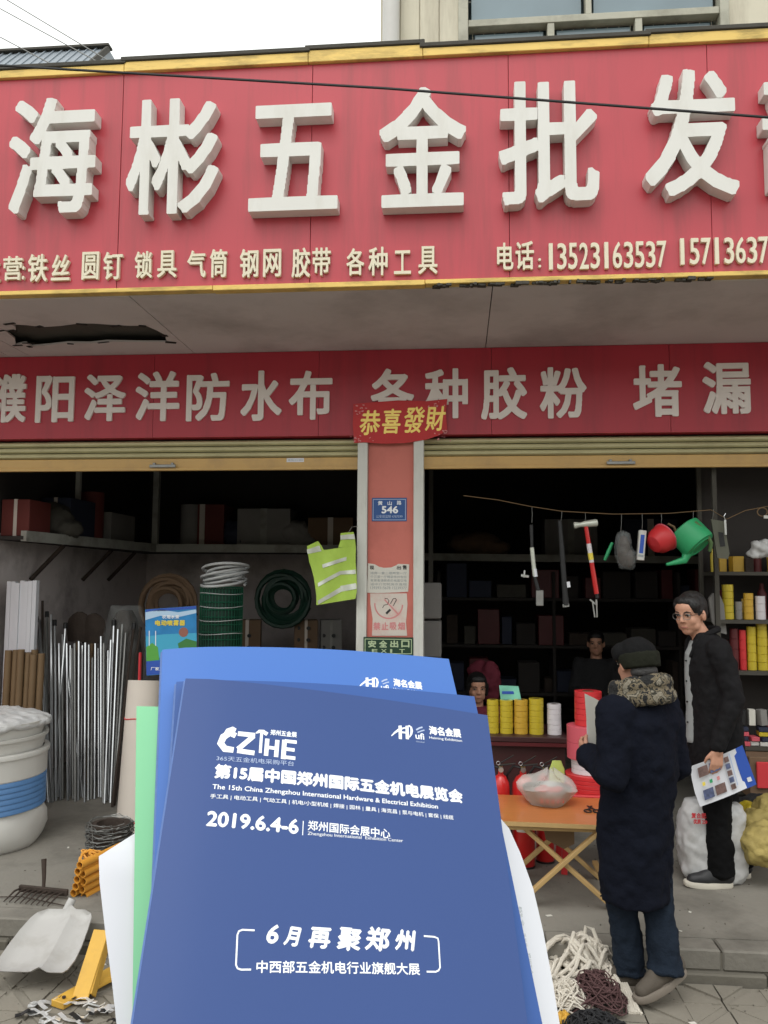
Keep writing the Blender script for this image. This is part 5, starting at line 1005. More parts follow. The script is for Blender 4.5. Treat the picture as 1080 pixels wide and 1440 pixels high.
# shelf rack at the right with tape and small goods
YR0 = 6.0; xl = at(1014, 900, YR0).x; xr = 3.3; rk = thing('shelf_rack', 'dark shop shelf rack packed with tape and small goods at the right', 'shelf', (xl, YR0, FL))
lev = [at(1045, y, YR0).z for y in (868, 940, 1046, 1108)]+[at(1045, 800, YR0).z]
for z in lev: obj('shelf_board', G().box(xl, xr, YR0, YR0+.40, z-.045, z-.02), 'darkcap', rk)
for a in (xl+.0, xr-.04):
    for y_ in (YR0, YR0+.37): obj('upright', G().box(a-.03, a, y_, y_+.03, FL, 2.9), 'darkcap', rk)
obj('back_board', G().box(xl, xr, YR0+.405, YR0+.42, FL, 2.9), 'darkwall', rk)
def shelf_sleeve(a, b, yt, lv, m, l, rolls=5): x0, x1 = at(a, 900, YR0+.06).x, at(b, 900, YR0+.06).x; z = lev[lv]-.019; return tape_sleeve((x0+x1)/2, YR0+.09, z, (x1-x0)/2, at(1045, yt, YR0+.06).z-z, m, l, 'tape sleeves on the shelf rack', rolls)
shelf_sleeve(1019, 1035, 822, 0, 'tape', 'dim yellow tape sleeve at the left end of the upper shelf'); shelf_sleeve(1037, 1047, 846, 0, 'dimgrey', 'short grey bottle shaped roll on the upper shelf', 2); shelf_sleeve(1049, 1063, 834, 0, 'amber', 'amber ringed tape sleeve on the upper shelf', 4); shelf_sleeve(1066, 1080, 838, 0, 'whitetape', 'silver roll at the right edge of the upper shelf', 3)
shelf_sleeve(1028, 1040, 884, 1, 'darkred', 'dark red tape sleeve left on the middle shelf', 4); shelf_sleeve(1041, 1051, 886, 1, 'redplastic', 'narrow red roll beside the yellow tapes on the middle shelf', 4); shelf_sleeve(1052, 1065, 881, 1, 'tape', 'left yellow tape sleeve on the middle shelf'); shelf_sleeve(1066, 1081, 874, 1, 'tape', 'right and tallest yellow tape sleeve on the middle shelf', 6); shelf_sleeve(1083, 1099, 874, 1, 'amber', 'amber tape sleeve past the frame edge on the middle shelf', 6)
sm = ['inkred', 'paperdull', 'inkyellow', 'greenplastic', 'dimblue', 'pinkred', 'white', 'tape']
k = 0; x = xl+.03
while x < xr-.2:
    w_ = rnd.uniform(.05, .09)
    for q in range(rnd.randint(2, 4)):
        z = lev[2]-.019+q*.032; o_ = obj('small_packet', G().obox((x+w_/2, YR0+.07+rnd.uniform(-.02, .02), z+.015), w_-.006, .1, .028, (1, rnd.uniform(-.15, .15), 0)), rnd.choice(sm), rk, bevel=.002)
    if rnd.random() < .5: obj('small_packet', G().obox((x+w_/2, YR0+.09, lev[2]+.17), w_*.7, .06, .11, (1, rnd.uniform(-.3, .3), 0), (rnd.uniform(-.15, .15), 0, 1)), rnd.choice(['dimgrey', 'black', 'paperdull']), rk, bevel=.003)
    x += w_+.004
t = box_thing('display_crate', (at(1068, 1100, YR0+.0).x, YR0-.1, at(1068, 1118, YR0-.1).z), .26, .2, .27, 'cardboard', 'open wooden crate with a red packet at the foot of the shelf rack', 'crate', 0, tape=False); p = at(1074, 1090, YR0-.22); obj('red_packet', G().obox(p, .09, .02, .17), 'inkred', t, bevel=.004)
# sacks lower right
for i, (px, py, rx, rz, Y, m, l) in enumerate(((1052, 1190, .13, .10, 5.15, 'sack', 'yellow brown mesh sack lowest in the heap at the right edge'), (1078, 1188, .16, .12, 5.05, 'sack', 'second yellow mesh sack at the front of the heap, cut by the frame'), (1070, 1162, .14, .10, 5.25, 'sack', 'middle mesh sack of the heap at the right edge'), (1058, 1148, .13, .08, 5.4, 'tape', 'brightest yellow bag on top of the sack heap'), (1100, 1140, .17, .10, 5.3, 'sack', 'mesh sack just past the right frame edge'))):
    p = at(px, py, Y); p.z = max(p.z, FL+rz*.92)
    tag(remesh('mesh_sack', G().ell(p, rx, .13, rz, 18, 12).ell(p+V((rx*.8, 0, rz*.6)), rx*.35, .06, rz*.35), m, .012, 2, None, .06, .06), l, 'sack', 'heap of sacks at the right edge')
t = tag(remesh('dark_bag', G().ell(at(1052, 1135, 5.5), .1, .1, .05).ell(at(1075, 1128, 5.5), .13, .1, .05), 'netblack', .012, 2, None, .04, .06), 'dark bag lying on top of the yellow sacks', 'bag')
# white printed bag on the floor behind the man
p = fl(1000, 1236); t = thing('woven_bag', 'white woven bag with red print standing behind the legs of the man with glasses', 'bag', (p.x+.05, 5.15, FL))
x0, x1 = at(958, 1180, 5.1).x, at(1052, 1180, 5.1).x; zt = at(1000, 1128, 5.1).z; xm = (x0+x1)/2; hw = (x1-x0)/2
t1 = remesh('bag_body', G().rings([[V((xm+hw*s*math.copysign(abs(math.cos(a_))**.7, math.cos(a_)), 5.15+.13*s*math.copysign(abs(math.sin(a_))**.7, math.sin(a_)), z)) for a_ in [i*math.pi/12 for i in range(24)]] for z, s in ((FL+.005, .8), (FL+.05, .98), ((FL+zt)/2, 1.03), (zt-.06, .97), (zt, .8))]), 'bag', .014, 2, t, .035, .12)
for s, b in (('复合肥料', (972, 1143, 1000, 1151)), ('优质 25KG', (975, 1152, 1000, 1159))): wall_text(s, b, 5.005, 'inkred', t, .04)
# heap of ropes on the paving
def strand(c, rx, ry, rz, n, seed, turns=6):
    r2 = random.Random(seed); P = []; ph = [r2.uniform(0, 6.28) for _ in range(8)]
    for i in range(n):
        q = i/n; a_ = q*turns*6.28+ph[0]; r_ = .55+.33*math.sin(q*17+ph[1])+.2*math.sin(q*41+ph[2]); x = rx*r_*math.cos(a_+.5*math.sin(q*23+ph[3])); y = ry*r_*math.sin(a_+.6*math.sin(q*19+ph[4]))
        h = max(0, 1-(x/rx)**2*.8-(y/ry)**2*.8); P.append(V(c)+V((x, y, .012+rz*h*(.75+.25*math.sin(q*61+ph[5]))+.01*math.sin(q*140+ph[6]))))
    return P
cR = gz(822, 1378)
t = thing('white_rope_heap', 'heap of thick off white rope on the paving by the walking man', 'rope', cR)
for k in range(9): obj('rope_strand', G().tube(strand(cR+V((rnd.uniform(-.05, .05), rnd.uniform(-.03, .05), 0)), rnd.uniform(.17, .22), rnd.uniform(.16, .22), rnd.uniform(.10, .19), 110, k, 3.2), .0095, 7), 'rope', t, smooth=True)
p = gz(884, 1385)+V((0, 0, .02)); obj('rope_strand', G().tube([cR+V((.04, 0, .12)), cR+V((.11, -.02, .09)), p+V((-.05, .02, .0)), p+V((0, .02, 0)), p+V((.02, 0, .012)), p+V((0, -.015, .01)), p+V((-.03, -.01, .005)), cR+V((.12, -.05, .02))], .010, 8), 'rope', t, smooth=True)
obj('rope_strand', G().tube([cR+V((.0, .05, .14)), cR+V((.02, .06, .22)), cR+V((.05, .05, .215)), cR+V((.07, .02, .16)), cR+V((.09, -.02, .05))], .009, 8), 'rope', t, smooth=True)
for k in range(6): x_ = cR.x+.12+.01*k; obj('rope_end', G().tube([cR+V((.06, -.05, .10)), V((x_, cR.y-.10, .05)), V((x_+.02, cR.y-.2-.02*k, .012)), V((x_+.03, cR.y-.30, .006))], .008, 6), 'rope', t, smooth=True)
cT = gz(842, 1425)+V((0, .02, 0)); t = thing('brown_twine_heap', 'tangled dark brown twine heaped in front of the white rope', 'twine', cT)
for k in range(10): obj('twine_strand', G().tube(strand(cT+V((rnd.uniform(-.02, .02), .03, 0)), .13, .12, .14, 130, 40+k, 6), .0035, 4), 'twine', t)
cL = gz(802, 1418); t = thing('thin_rope_heap', 'bundle of thinner beige cord left of the brown twine', 'cord', cL)
for k in range(8): obj('cord_strand', G().tube(strand(cL, .10, .10, .10, 110, 70+k, 5), .0045, 5), 'rope', t, smooth=True)
cB = gz(838, 1462); t = thing('black_net_heap', 'black netting heap at the bottom edge in front of the brown twine', 'net', cB)
for k in range(10): obj('net_strand', G().tube(strand(cB, .15, .12, .09, 130, 90+k, 7), .0035, 4), 'netblack', t)
cY = gz(793, 1447); t = thing('yellow_cord_coil', 'small coil of yellow cord at the bottom edge beside the black net', 'cord', cY)
for k in range(3): obj('cord_strand', G().tube(strand(cY, .05, .05, .05, 60, 120+k, 3), .006, 5), 'yellow', t, smooth=True)
cK = gz(741, 1400); t = thing('rope_heap', 'rope tail of the heap half hidden by the white sheet', 'rope', cK)
for k in range(4): obj('rope_strand', G().tube(strand(cK+V((.06, 0, 0)), .12, .12, .09, 80, 150+k, 3), .008, 6), 'rope', t, smooth=True)

# ================================================================== PEOPLE (local frame: feet at origin, facing -y, +x is the person's left)
def hand_prims(g, wr, d, palm, side, curl=.5, k=1.0):
    """wr wrist, d towards the fingers, palm = palm normal, side = thumb direction"""
    wr = V(wr); d = V(d).normalized(); palm = V(palm); palm = (palm-d*palm.dot(d)).normalized(); sd = d.cross(palm); sd = sd if sd.dot(V(side)) > 0 else -sd
    g.cap(wr-d*.03, wr+d*.01, .026*k, .025*k)
    for q in (-.026, -.009, .009, .026): g.cap(wr+d*.005+sd*q*.7*k, wr+d*.078*k+sd*q*k, .0145*k, .0115*k, 10)
    for q, l, o in ((.030, .070, .078), (.010, .078, .083), (-.010, .072, .080), (-.029, .056, .072)):
        p = wr+d*o*k+sd*q*k; a_ = .15; dd = d
        for s, f in enumerate((.45, .32, .23)):
            a_ += curl*(.75 if s else .6); dd = (d*math.cos(a_)+palm*math.sin(a_)).normalized(); p2 = p+dd*l*f*k; g.cap(p, p2, (.0095-.0012*s)*k, (.0088-.0012*s)*k, 9); p = p2
    p = wr+d*.018*k+sd*.028*k; t1 = (d*.75+sd*.6+palm*.25).normalized(); p2 = p+t1*.042*k; g.cap(p, p2, .014*k, .011*k, 9); t2 = (d*.85+sd*.15+palm*(.3+curl*.4)).normalized(); g.cap(p2, p2+t2*.03*k, .0105*k, .009*k, 9)
def head_mat(c, yaw=0, pitch=0, roll=0): return Matrix.Translation(V(c)) @ Matrix.Rotation(yaw, 4, 'Z') @ Matrix.Rotation(pitch, 4, 'X') @ Matrix.Rotation(roll, 4, 'Y')
def head_prims(H, fat=1.0):
    g = G()
    g.ell((0, .014, .028), .076, .094, .092, 24, 16).ell((0, -.012, -.030), .061*fat, .074, .088, 24, 16).ell((0, -.045, -.080), .034*fat, .034, .030).ell((0, -.048, .045), .058, .042, .045)
    for s in (-1, 1):
        g.ell((s*.033*fat, -.052, -.026), .025, .024, .028).ell((s*.040*fat, -.02, -.058), .022*fat, .042, .032).ell((s*.078, .006, -.008), .010, .020, .032).cap((s*.012, -.083, .026), (s*.044, -.072, .024), .0085, .007, 8)
    g.cap((0, -.082, .020), (0, -.100, -.018), .008, .0115, 10); g.ell((-.011, -.090, -.022), .008, .009, .007).ell((.011, -.090, -.022), .008, .009, .007)
    g.cap((-.016, -.080, -.052), (.016, -.080, -.052), .0065, .0065, 8).cap((-.013, -.079, -.061), (.013, -.079, -.061), .007, .007, 8)
    return g.xf(H)
def face_parts(t, W, H, glasses=False, lip='lip', dim=False):
    mt = W @ H; X = lambda g: G().add([mt @ v for v in g.v], g.f)
    for s in (-1, 1):
        obj('eye', X(G().ell((s*.031, -.0735, .010), .0125, .0075, .0055, 12, 8)), 'paperdull', t, smooth=True); obj('iris', X(G().ell((s*.031, -.0785, .0098), .0062, .004, .0052, 10, 6)), 'eye', t, smooth=True)
        obj('eyelid', X(G().tube([(s*.018, -.0775, .009), (s*.025, -.0825, .0155), (s*.034, -.0815, .0165), (s*.044, -.074, .011)], .0026, 6)), 'hair', t, smooth=True)
        obj('eyebrow', X(G().tube([(s*.014, -.088, .027), (s*.03, -.0855, .0325), (s*.049, -.073, .028)], [.003, .004, .002], 6)), 'hair', t, smooth=True)
    obj('mouth', X(G().tube([(-.024, -.080, -.0575), (-.008, -.0868, -.0560), (.008, -.0868, -.0560), (.024, -.080, -.0575)], [.001, .0030, .0030, .001], 6)), lip, t, smooth=True)
    if glasses:
        gl = obj('glasses', X(G().tube([(-.008, -.099, .013), (0, -.102, .016), (.008, -.099, .013)], .0014, 5)), 'dullsteel', t)
        for s in (-1, 1):
            P = [(s*(.031+.023*math.copysign(abs(math.cos(a))**.7, math.cos(a))), -.0975+.006*abs(math.cos(a)), .008+.016*math.copysign(abs(math.sin(a))**.7, math.sin(a))) for a in [i*math.pi/12 for i in range(24)]]
            obj('lens_rim', X(G().tube(P, .0015, 5, True)), 'dullsteel', gl); obj('temple', X(G().tube([(s*.054, -.092, .014), (s*.080, -.03, .012), (s*.084, .004, .008)], .0016, 5)), 'black', gl)
def shoe(t, W, ankle, d, m='blackshoe', ms='sole', L_=.27, pitch=0.0, wd=.047):
    """ankle local, d = toe direction (local)"""
    d = V(d).normalized(); yaw_ = math.atan2(d.x, -d.y); T_ = W @ Matrix.Translation(V(ankle)) @ Matrix.Rotation(yaw_, 4, 'Z') @ Matrix.Rotation(pitch, 4, 'X')
    g = G().cap((0, .035, -.045), (0, -L_*.32, -.055), .044, .040).cap((0, -L_*.32, -.058), (0, -L_*.60, -.064), .043, .034).ell((0, .02, -.02), .042, .052, .045).cap((0, -.02, -.02), (0, -.09, -.04), .034, .032)
    remesh('shoe', g, m, .008, 3, t, mt=T_)
    out = []
    for i in range(28): a = i*math.pi/14; y = -L_*.27+L_*.52*math.cos(a); w_ = wd*(1 if y < -.02 else .86)*math.copysign(abs(math.sin(a))**.65, math.sin(a)); out.append((w_, y))
    g = G().rings([[V((x*s, (y+L_*.27)*s-L_*.27, z+.012*max(0, (-y-L_*.55)/.1))) for x, y in out] for z, s in ((-.104, .97), (-.098, 1.0), (-.080, 1.0), (-.074, .96))]); g.v = [T_ @ v for v in g.v]
    obj('shoe_sole', g, ms, t, smooth=True)
def ring(c, rx, ry, n=28, rot=0, p=1.0, tilt=0):
    c = V(c); out = []
    for i in range(n):
        a = 2*math.pi*i/n; x = rx*math.copysign(abs(math.cos(a))**p, math.cos(a)); y = ry*math.copysign(abs(math.sin(a))**p, math.sin(a)); out.append(c+V((x*math.cos(rot)-y*math.sin(rot), x*math.sin(rot)+y*math.cos(rot), y*tilt)))
    return out
def body_prims(J, H, hands, fat=1.0):
    g = head_prims(H, fat); hc = H.to_translation()
    g.cap(J['neck'], hc+V((0, .02, -.06)), .056, .052)
    ch, pe = V(J['chest']), V(J['pelvis'])
    g.rings([ring(pe-V((0,0,.06)), .13, .09), ring(pe, .155, .105), ring(pe.lerp(ch, .5), .135, .09), ring(ch, .165, .10), ring(V(J['neck'])-V((0,0,.05)), .14, .07), ring(J['neck'], .06, .05)])
    for s in ('l', 'r'):
        g.cap(J['sh'+s], J['el'+s], .046, .038).cap(J['el'+s], J['wr'+s], .037, .026); g.cap(J['hip'+s], J['kn'+s], .075, .052).cap(J['kn'+s], J['an'+s], .050, .036)
    for h in hands: hand_prims(g, **h)
    return g

# ---------- man with glasses (standing on the shop floor, seen half from his left)
p = fl(1011, 1240); th = R_(-86); W = Matrix.Translation(p) @ Matrix.Rotation(th, 4, 'Z')
man = thing('person', 'standing man with glasses, black jacket and black trousers holding a printed pamphlet at his hip', 'person', p, 'people in the shop')
H = head_mat((-.0, -.125, 1.555), R_(40), R_(12)) @ Matrix.Scale(1.06, 4)
J = dict(neck=(0, -.06, 1.42), chest=(0, -.02, 1.22), pelvis=(0, 0, .90), shl=(.175, -.03, 1.36), ell=(.225, .03, 1.08), wrl=(.235, -.075, .80), shr=(-.175, -.03, 1.36), elr=(-.235, .03, 1.09), wrr=(-.22, -.06, .84),
 hipl=(.085, 0, .87), knl=(.09, -.03, .49), anl=(.085, -.02, .105), hipr=(-.085, 0, .87), knr=(-.085, .07, .49), anr=(-.08, .15, .105))
remesh('body', body_prims(J, H, [dict(wr=J['wrl'], d=(.05, -.10, -1), palm=(-1, -.1, 0), side=(-.2, -1, 0), curl=.35), dict(wr=J['wrr'], d=(0, -.1, -1), palm=(1, 0, 0), side=(0, -1, 0), curl=.5)], 1.04), 'skin', .0058, 4, man, mt=W)
face_parts(man, W, H, glasses=True)
g = G().ell((0, .022, .038), .082, .100, .092, 24, 16).ell((0, .045, .0), .076, .070, .07).ell((0, -.035, .085), .060, .045, .030, 18, 10).ell((-.045, -.02, .06), .034, .05, .045).ell((.045, -.02, .06), .034, .05, .045)
for s in (-1, 1): g.cap((s*.073, -.012, .02), (s*.072, -.004, -.0), .010, .006, 8)
remesh('hair', g.xf(H), 'hair', .007, 1, man, .006, .02, mt=W)
tr = G().rings([ring((0, .0, .80), .165, .125), ring((0, 0, .90), .170, .125), ring((0, 0, 1.0), .16, .12)])
for s in 'lr': tr.cap(J['hip'+s], J['kn'+s], .098, .080, 16); a = V(J['an'+s]); k_ = V(J['kn'+s]); tr.cap(k_, a+V((0, .0, -.01)), .080, .066, 16).rings([ring(k_.lerp(a, .6), .072, .078), ring(a+V((0, .005, -.035)), .066, .080)])
remesh('trousers', tr, 'trousers', .010, 2, man, .022, .10, mt=W)
shoe(man, W, (.085, -.02, .105), (.0, -1, 0)); shoe(man, W, (-.08, .15, .105), (-.1, -1, 0))
jk = G().rings([ring((0, .01, .66), .195, .150, p=.9), ring((0, .005, .74), .198, .152, p=.9), ring((0, 0, .95), .188, .142, p=.9), ring((0, -.01, 1.15), .200, .142, p=.9), ring((0, -.02, 1.28), .205, .135, p=.9), ring((0, -.03, 1.37), .185, .105), ring((0, -.04, 1.425), .115, .078), ring((0, -.05, 1.45), .075, .066)])
for s in 'lr': jk.cap(J['sh'+s], J['el'+s], .072, .060, 16).cap(J['el'+s], V(J['wr'+s])+V((0, 0, .03)), .060, .045, 16).rings([ring(V(J['el'+s]).lerp(V(J['wr'+s]), .5), .052, .055), ring(V(J['wr'+s])+V((0, 0, .0)), .040, .044)])
remesh('jacket', jk, 'jacket', .010, 3, man, .026, .13, mt=W)
cl = G(); 
for s in (-1, 1): cl.tube([(0, .035, 1.470), (s*.06, .015, 1.468), (s*.080, -.05, 1.445), (s*.062, -.115, 1.39), (s*.045, -.150, 1.30)], [.020, .020, .019, .017, .010], 8)
remesh('collar', cl, 'jacket', .007, 2, man, mt=W)
sh = G().rings([ring((0, -.110, .80), .055, .060), ring((0, -.115, 1.0), .055, .048), ring((0, -.122, 1.2), .054, .046), ring((0, -.122, 1.32), .050, .040), ring((0, -.095, 1.40), .050, .030)]).tube([(-.055, -.06, 1.42), (-.03, -.115, 1.385), (0, -.135, 1.36), (.03, -.115, 1.385), (.055, -.06, 1.42)], .014, 8)
remesh('shirt', sh, 'shirt', .008, 2, man, .004, .05, mt=W)
for k in range(4): q = W @ V((.020, -.166, 1.28-k*.12)); obj('button', G().ell(q, .006, .006, .006, 8, 6), 'black', man)
# pamphlet he holds
hp_ = W @ (V(J['wrl'])+V((.0, -.03, -.075)))
YM = hp_.y+.016
pm = thing('pamphlet', 'white and blue printed pamphlet with photos held by the man with glasses', 'pamphlet', hp_, None)
def pp(*q, dy=0.0): return [at(a, b, YM+dy) for a, b in q]
obj('back_cover', G().prism(pp((1030, 1055), (1044, 1048), (1064, 1103), (1048, 1110), dy=.004), (0, .003, 0)), 'inkblue', pm)
g = G(); rows = [((973.5, 1077), (1034, 1053)), ((971.5, 1084), (1037.5, 1062)), ((974, 1098), (1042, 1080)), ((978, 1116), (1046, 1096)), ((984.5, 1134.5), (1050.5, 1108))]; V_ = []
for l in (0, .003):
    for k, (a, b) in enumerate(rows):
        for i in range(9): q = i/8; v = at(a[0]+(b[0]-a[0])*q, a[1]+(b[1]-a[1])*q, YM); v.y += l-.012*math.sin(q*3.1)+.01*math.sin(k*.8); V_.append(v)
F_ = [];
for o_ in (0, 45):
    for j in range(4):
        for i in range(8): a = o_+j*9+i; F_.append((a, a+1, a+10, a+9))
for i in range(8): F_ += [(i, i+1, 46+i, 45+i), (36+i, 37+i, 82+i, 81+i)]
for j in range(4): F_ += [(j*9, j*9+9, 54+j*9, 45+j*9), (j*9+8, j*9+17, 62+j*9, 53+j*9)]
obj('leaf', g.add(V_, F_), 'paper', pm, smooth=True)
def pq(x, y, w_, h, m, nm='photo_print'):   # print on the pamphlet; x, y along and down the sheet 0..1
    P = lambda u, v: at(973.5+u*60.5+v*11+v*u*5.5, 1077-u*24+v*57.5-v*u*2.5, YM-.018)
    obj(nm, G().add([P(x, y), P(x+w_, y), P(x+w_, y+h), P(x, y+h)], [[0, 1, 2, 3]]), m, pm)
mp_ = mat('print_photo', (.16, .10, .09), .5, .9, 60, 0); mp2 = mat('print_photo2', (.09, .11, .20), .5, .9, 60, 0)
for x, y, m in ((.10, .10, mp_), (.36, .10, mp2), (.12, .66, mp2), (.38, .66, mp_)): pq(x, y, .22, .24, m)
for x, m in ((.14, 'inkyellow'), (.30, 'greenplastic'), (.46, 'inkpink')): pq(x, .47, .06, .09, m, 'dot_print')
for k in range(5): pq(.70+.0*k, .10+.17*k, .10, .13, mp2 if k % 2 else mp_, 'photo_print')
pq(.83, .05, .02, .8, 'inkpale', 'rule_print')
obj('code_patch', G().add(pp((1050, 1094), (1055.5, 1092), (1058, 1098), (1052, 1100), dy=-.001), [[0, 1, 2, 3]]), 'paper', pm)

# ---------- man in the long navy coat (walking on the paving, back to us)
p = gz(917, 1408, 0.0); p.z = 0; th = R_(-138); W = Matrix.Translation(p) @ Matrix.Rotation(th, 4, 'Z')
mn = thing('person', 'man seen from behind in a long navy coat, black hat and camouflage fur collar', 'person', p, 'people in the shop')
H = head_mat((0, -.055, 1.498), R_(-14), R_(12))
J = dict(neck=(0, -.03, 1.36), chest=(0, -.04, 1.15), pelvis=(0, -.04, .82), shl=(.175, -.03, 1.29), ell=(.235, -.02, 1.03), wrl=(.12, -.24, 1.06), shr=(-.175, -.03, 1.29), elr=(-.235, -.02, 1.02), wrr=(-.10, -.24, 1.05),
 hipl=(.085, -.04, .80), knl=(.050, -.13, .45), anl=(-.005, -.12, .12), hipr=(-.085, -.04, .80), knr=(-.075, -.02, .46), anr=(-.03, .055, .185))
remesh('body', body_prims(J, H, [dict(wr=J['wrl'], d=(-.3, -.8, .3), palm=(-.9, .2, .2), side=(0, -.2, 1), curl=.9), dict(wr=J['wrr'], d=(.3, -.8, .2), palm=(.9, .2, .2), side=(0, -.2, 1), curl=.8)]), 'skin2', .0068, 2, mn, mt=W)
face_parts(mn, W, H)
g = G().ell((0, .025, .042), .084, .100, .082, 24, 16).cap((-.05, -.02, .055), (.05, -.02, .055), .052, .052); remesh('hat', g.xf(H), 'hat', .008, 2, mn, .012, .05, mt=W)
g = G()
g.rings([ring((0, .026, .045), .093, .109), ring((0, .030, .01), .093, .106), ring((0, .040, -.025), .086, .093)])
remesh('hat_flap', g.xf(H), 'hatband', .008, 1, mn, .008, .03, mt=W)
remesh('hair', G().ell((0, .055, -.04), .068, .055, .04).xf(H), 'hairgrey', .007, 1, mn, .006, .02, mt=W)
fur = G().tube([V((.118*math.cos(a), -.03+.100*math.sin(a), 1.398+.026*math.sin(a))) for a in [R_(-60+i*15) for i in range(21)]], [.030]+[.040+.006*math.sin(i*1.7) for i in range(19)]+[.030], 10).tube([V((.138*math.cos(a), -.03+.125*math.sin(a), 1.345+.018*math.sin(a))) for a in [R_(-30+i*15) for i in range(17)]], .036, 10)
remesh('fur_collar', fur, 'camo', .008, 1, mn, .016, .02, mt=W)
co = G().rings([ring((.02, -.07, .43), .165, .150, p=.9), ring((.02, -.07, .50), .168, .150, p=.9), ring((.015, -.06, .75), .178, .150, p=.9), ring((0, -.045, .95), .188, .148, p=.9), ring((0, -.035, 1.12), .205, .148, p=.9), ring((0, -.03, 1.24), .215, .135, p=.9), ring((0, -.03, 1.31), .185, .105), ring((0, -.03, 1.36), .11, .08)])
for s in 'lr': co.cap(J['sh'+s], J['el'+s], .086, .078, 16).cap(J['el'+s], J['wr'+s], .076, .058, 16)
remesh('coat', co, 'coat', .010, 3, mn, .038, .17, mt=W)
# coat seams: centre back vent and pocket flap
tr = G().rings([ring((0, -.04, .80), .150, .115), ring((0, -.04, .70), .155, .12)])
for s in 'lr':
    a = V(J['an'+s]); k_ = V(J['kn'+s]); tr.cap(J['hip'+s], k_, .090, .074, 16).cap(k_, a+V((0, 0, 0)), .074, .064, 16).rings([ring(k_.lerp(a, .55), .070, .074), ring(a+V((0, .0, -.045)), .062, .072)])
    tr.tube([a+V((.067*math.cos(b_), .074*math.sin(b_), -.030+.004*math.sin(3*b_))) for b_ in [i*math.pi/8 for i in range(16)]], .010, 6, True)
remesh('jeans', tr, 'jeans', .010, 2, mn, .026, .10, mt=W)
shoe(mn, W, (-.03, .055, .195), (.97, -.41, 0), 'shoe', 'sole2', .27, R_(24), .050); shoe(mn, W, (-.005, -.12, .107), (.74, -.67, 0), 'shoe', 'sole2', .26, 0, .048)
# papers in his hands
YB_ = (W @ V((.10, -.30, 1.15))).y
t = thing('white_papers', 'creased white papers held open in front of the man in navy', 'papers', W @ V((.1, -.3, 1.1)))
def quad3(name, P, par, m='paperdull', n=6, amp=.006):
    g = G(); V_ = []
    for l in (0, .0015):
        for j in range(n+1):
            for i in range(n+1): u, v = i/n, j/n; q = P[0].lerp(P[1], u).lerp(P[3].lerp(P[2], u), v); V_.append(q+V((0, l+amp*math.sin(u*5+v*4), 0)))
    N = (n+1)**2; F_ = []
    for o_ in (0, N):
        for j in range(n):
            for i in range(n): a = o_+j*(n+1)+i; F_.append((a, a+1, a+n+2, a+n+1))
    for i in range(n):
        for a, b in ((i, i+1), (n*(n+1)+i, n*(n+1)+i+1), (i*(n+1), (i+1)*(n+1)), (i*(n+1)+n, (i+1)*(n+1)+n)): F_.append((a, b, N+b, N+a))
    return obj(name, G().add(V_, F_), m, par, smooth=True)
quad3('sheet', [at(822, 975, YB_-.02), at(868, 998, YB_+.06), at(872, 1070, YB_+.08), at(829, 1058, YB_-.01)], t)
quad3('sheet', [at(824, 980, YB_+.01), at(848, 1010, YB_+.03), at(852, 1068, YB_+.04), at(826, 1054, YB_+.012)], t, 'paper')
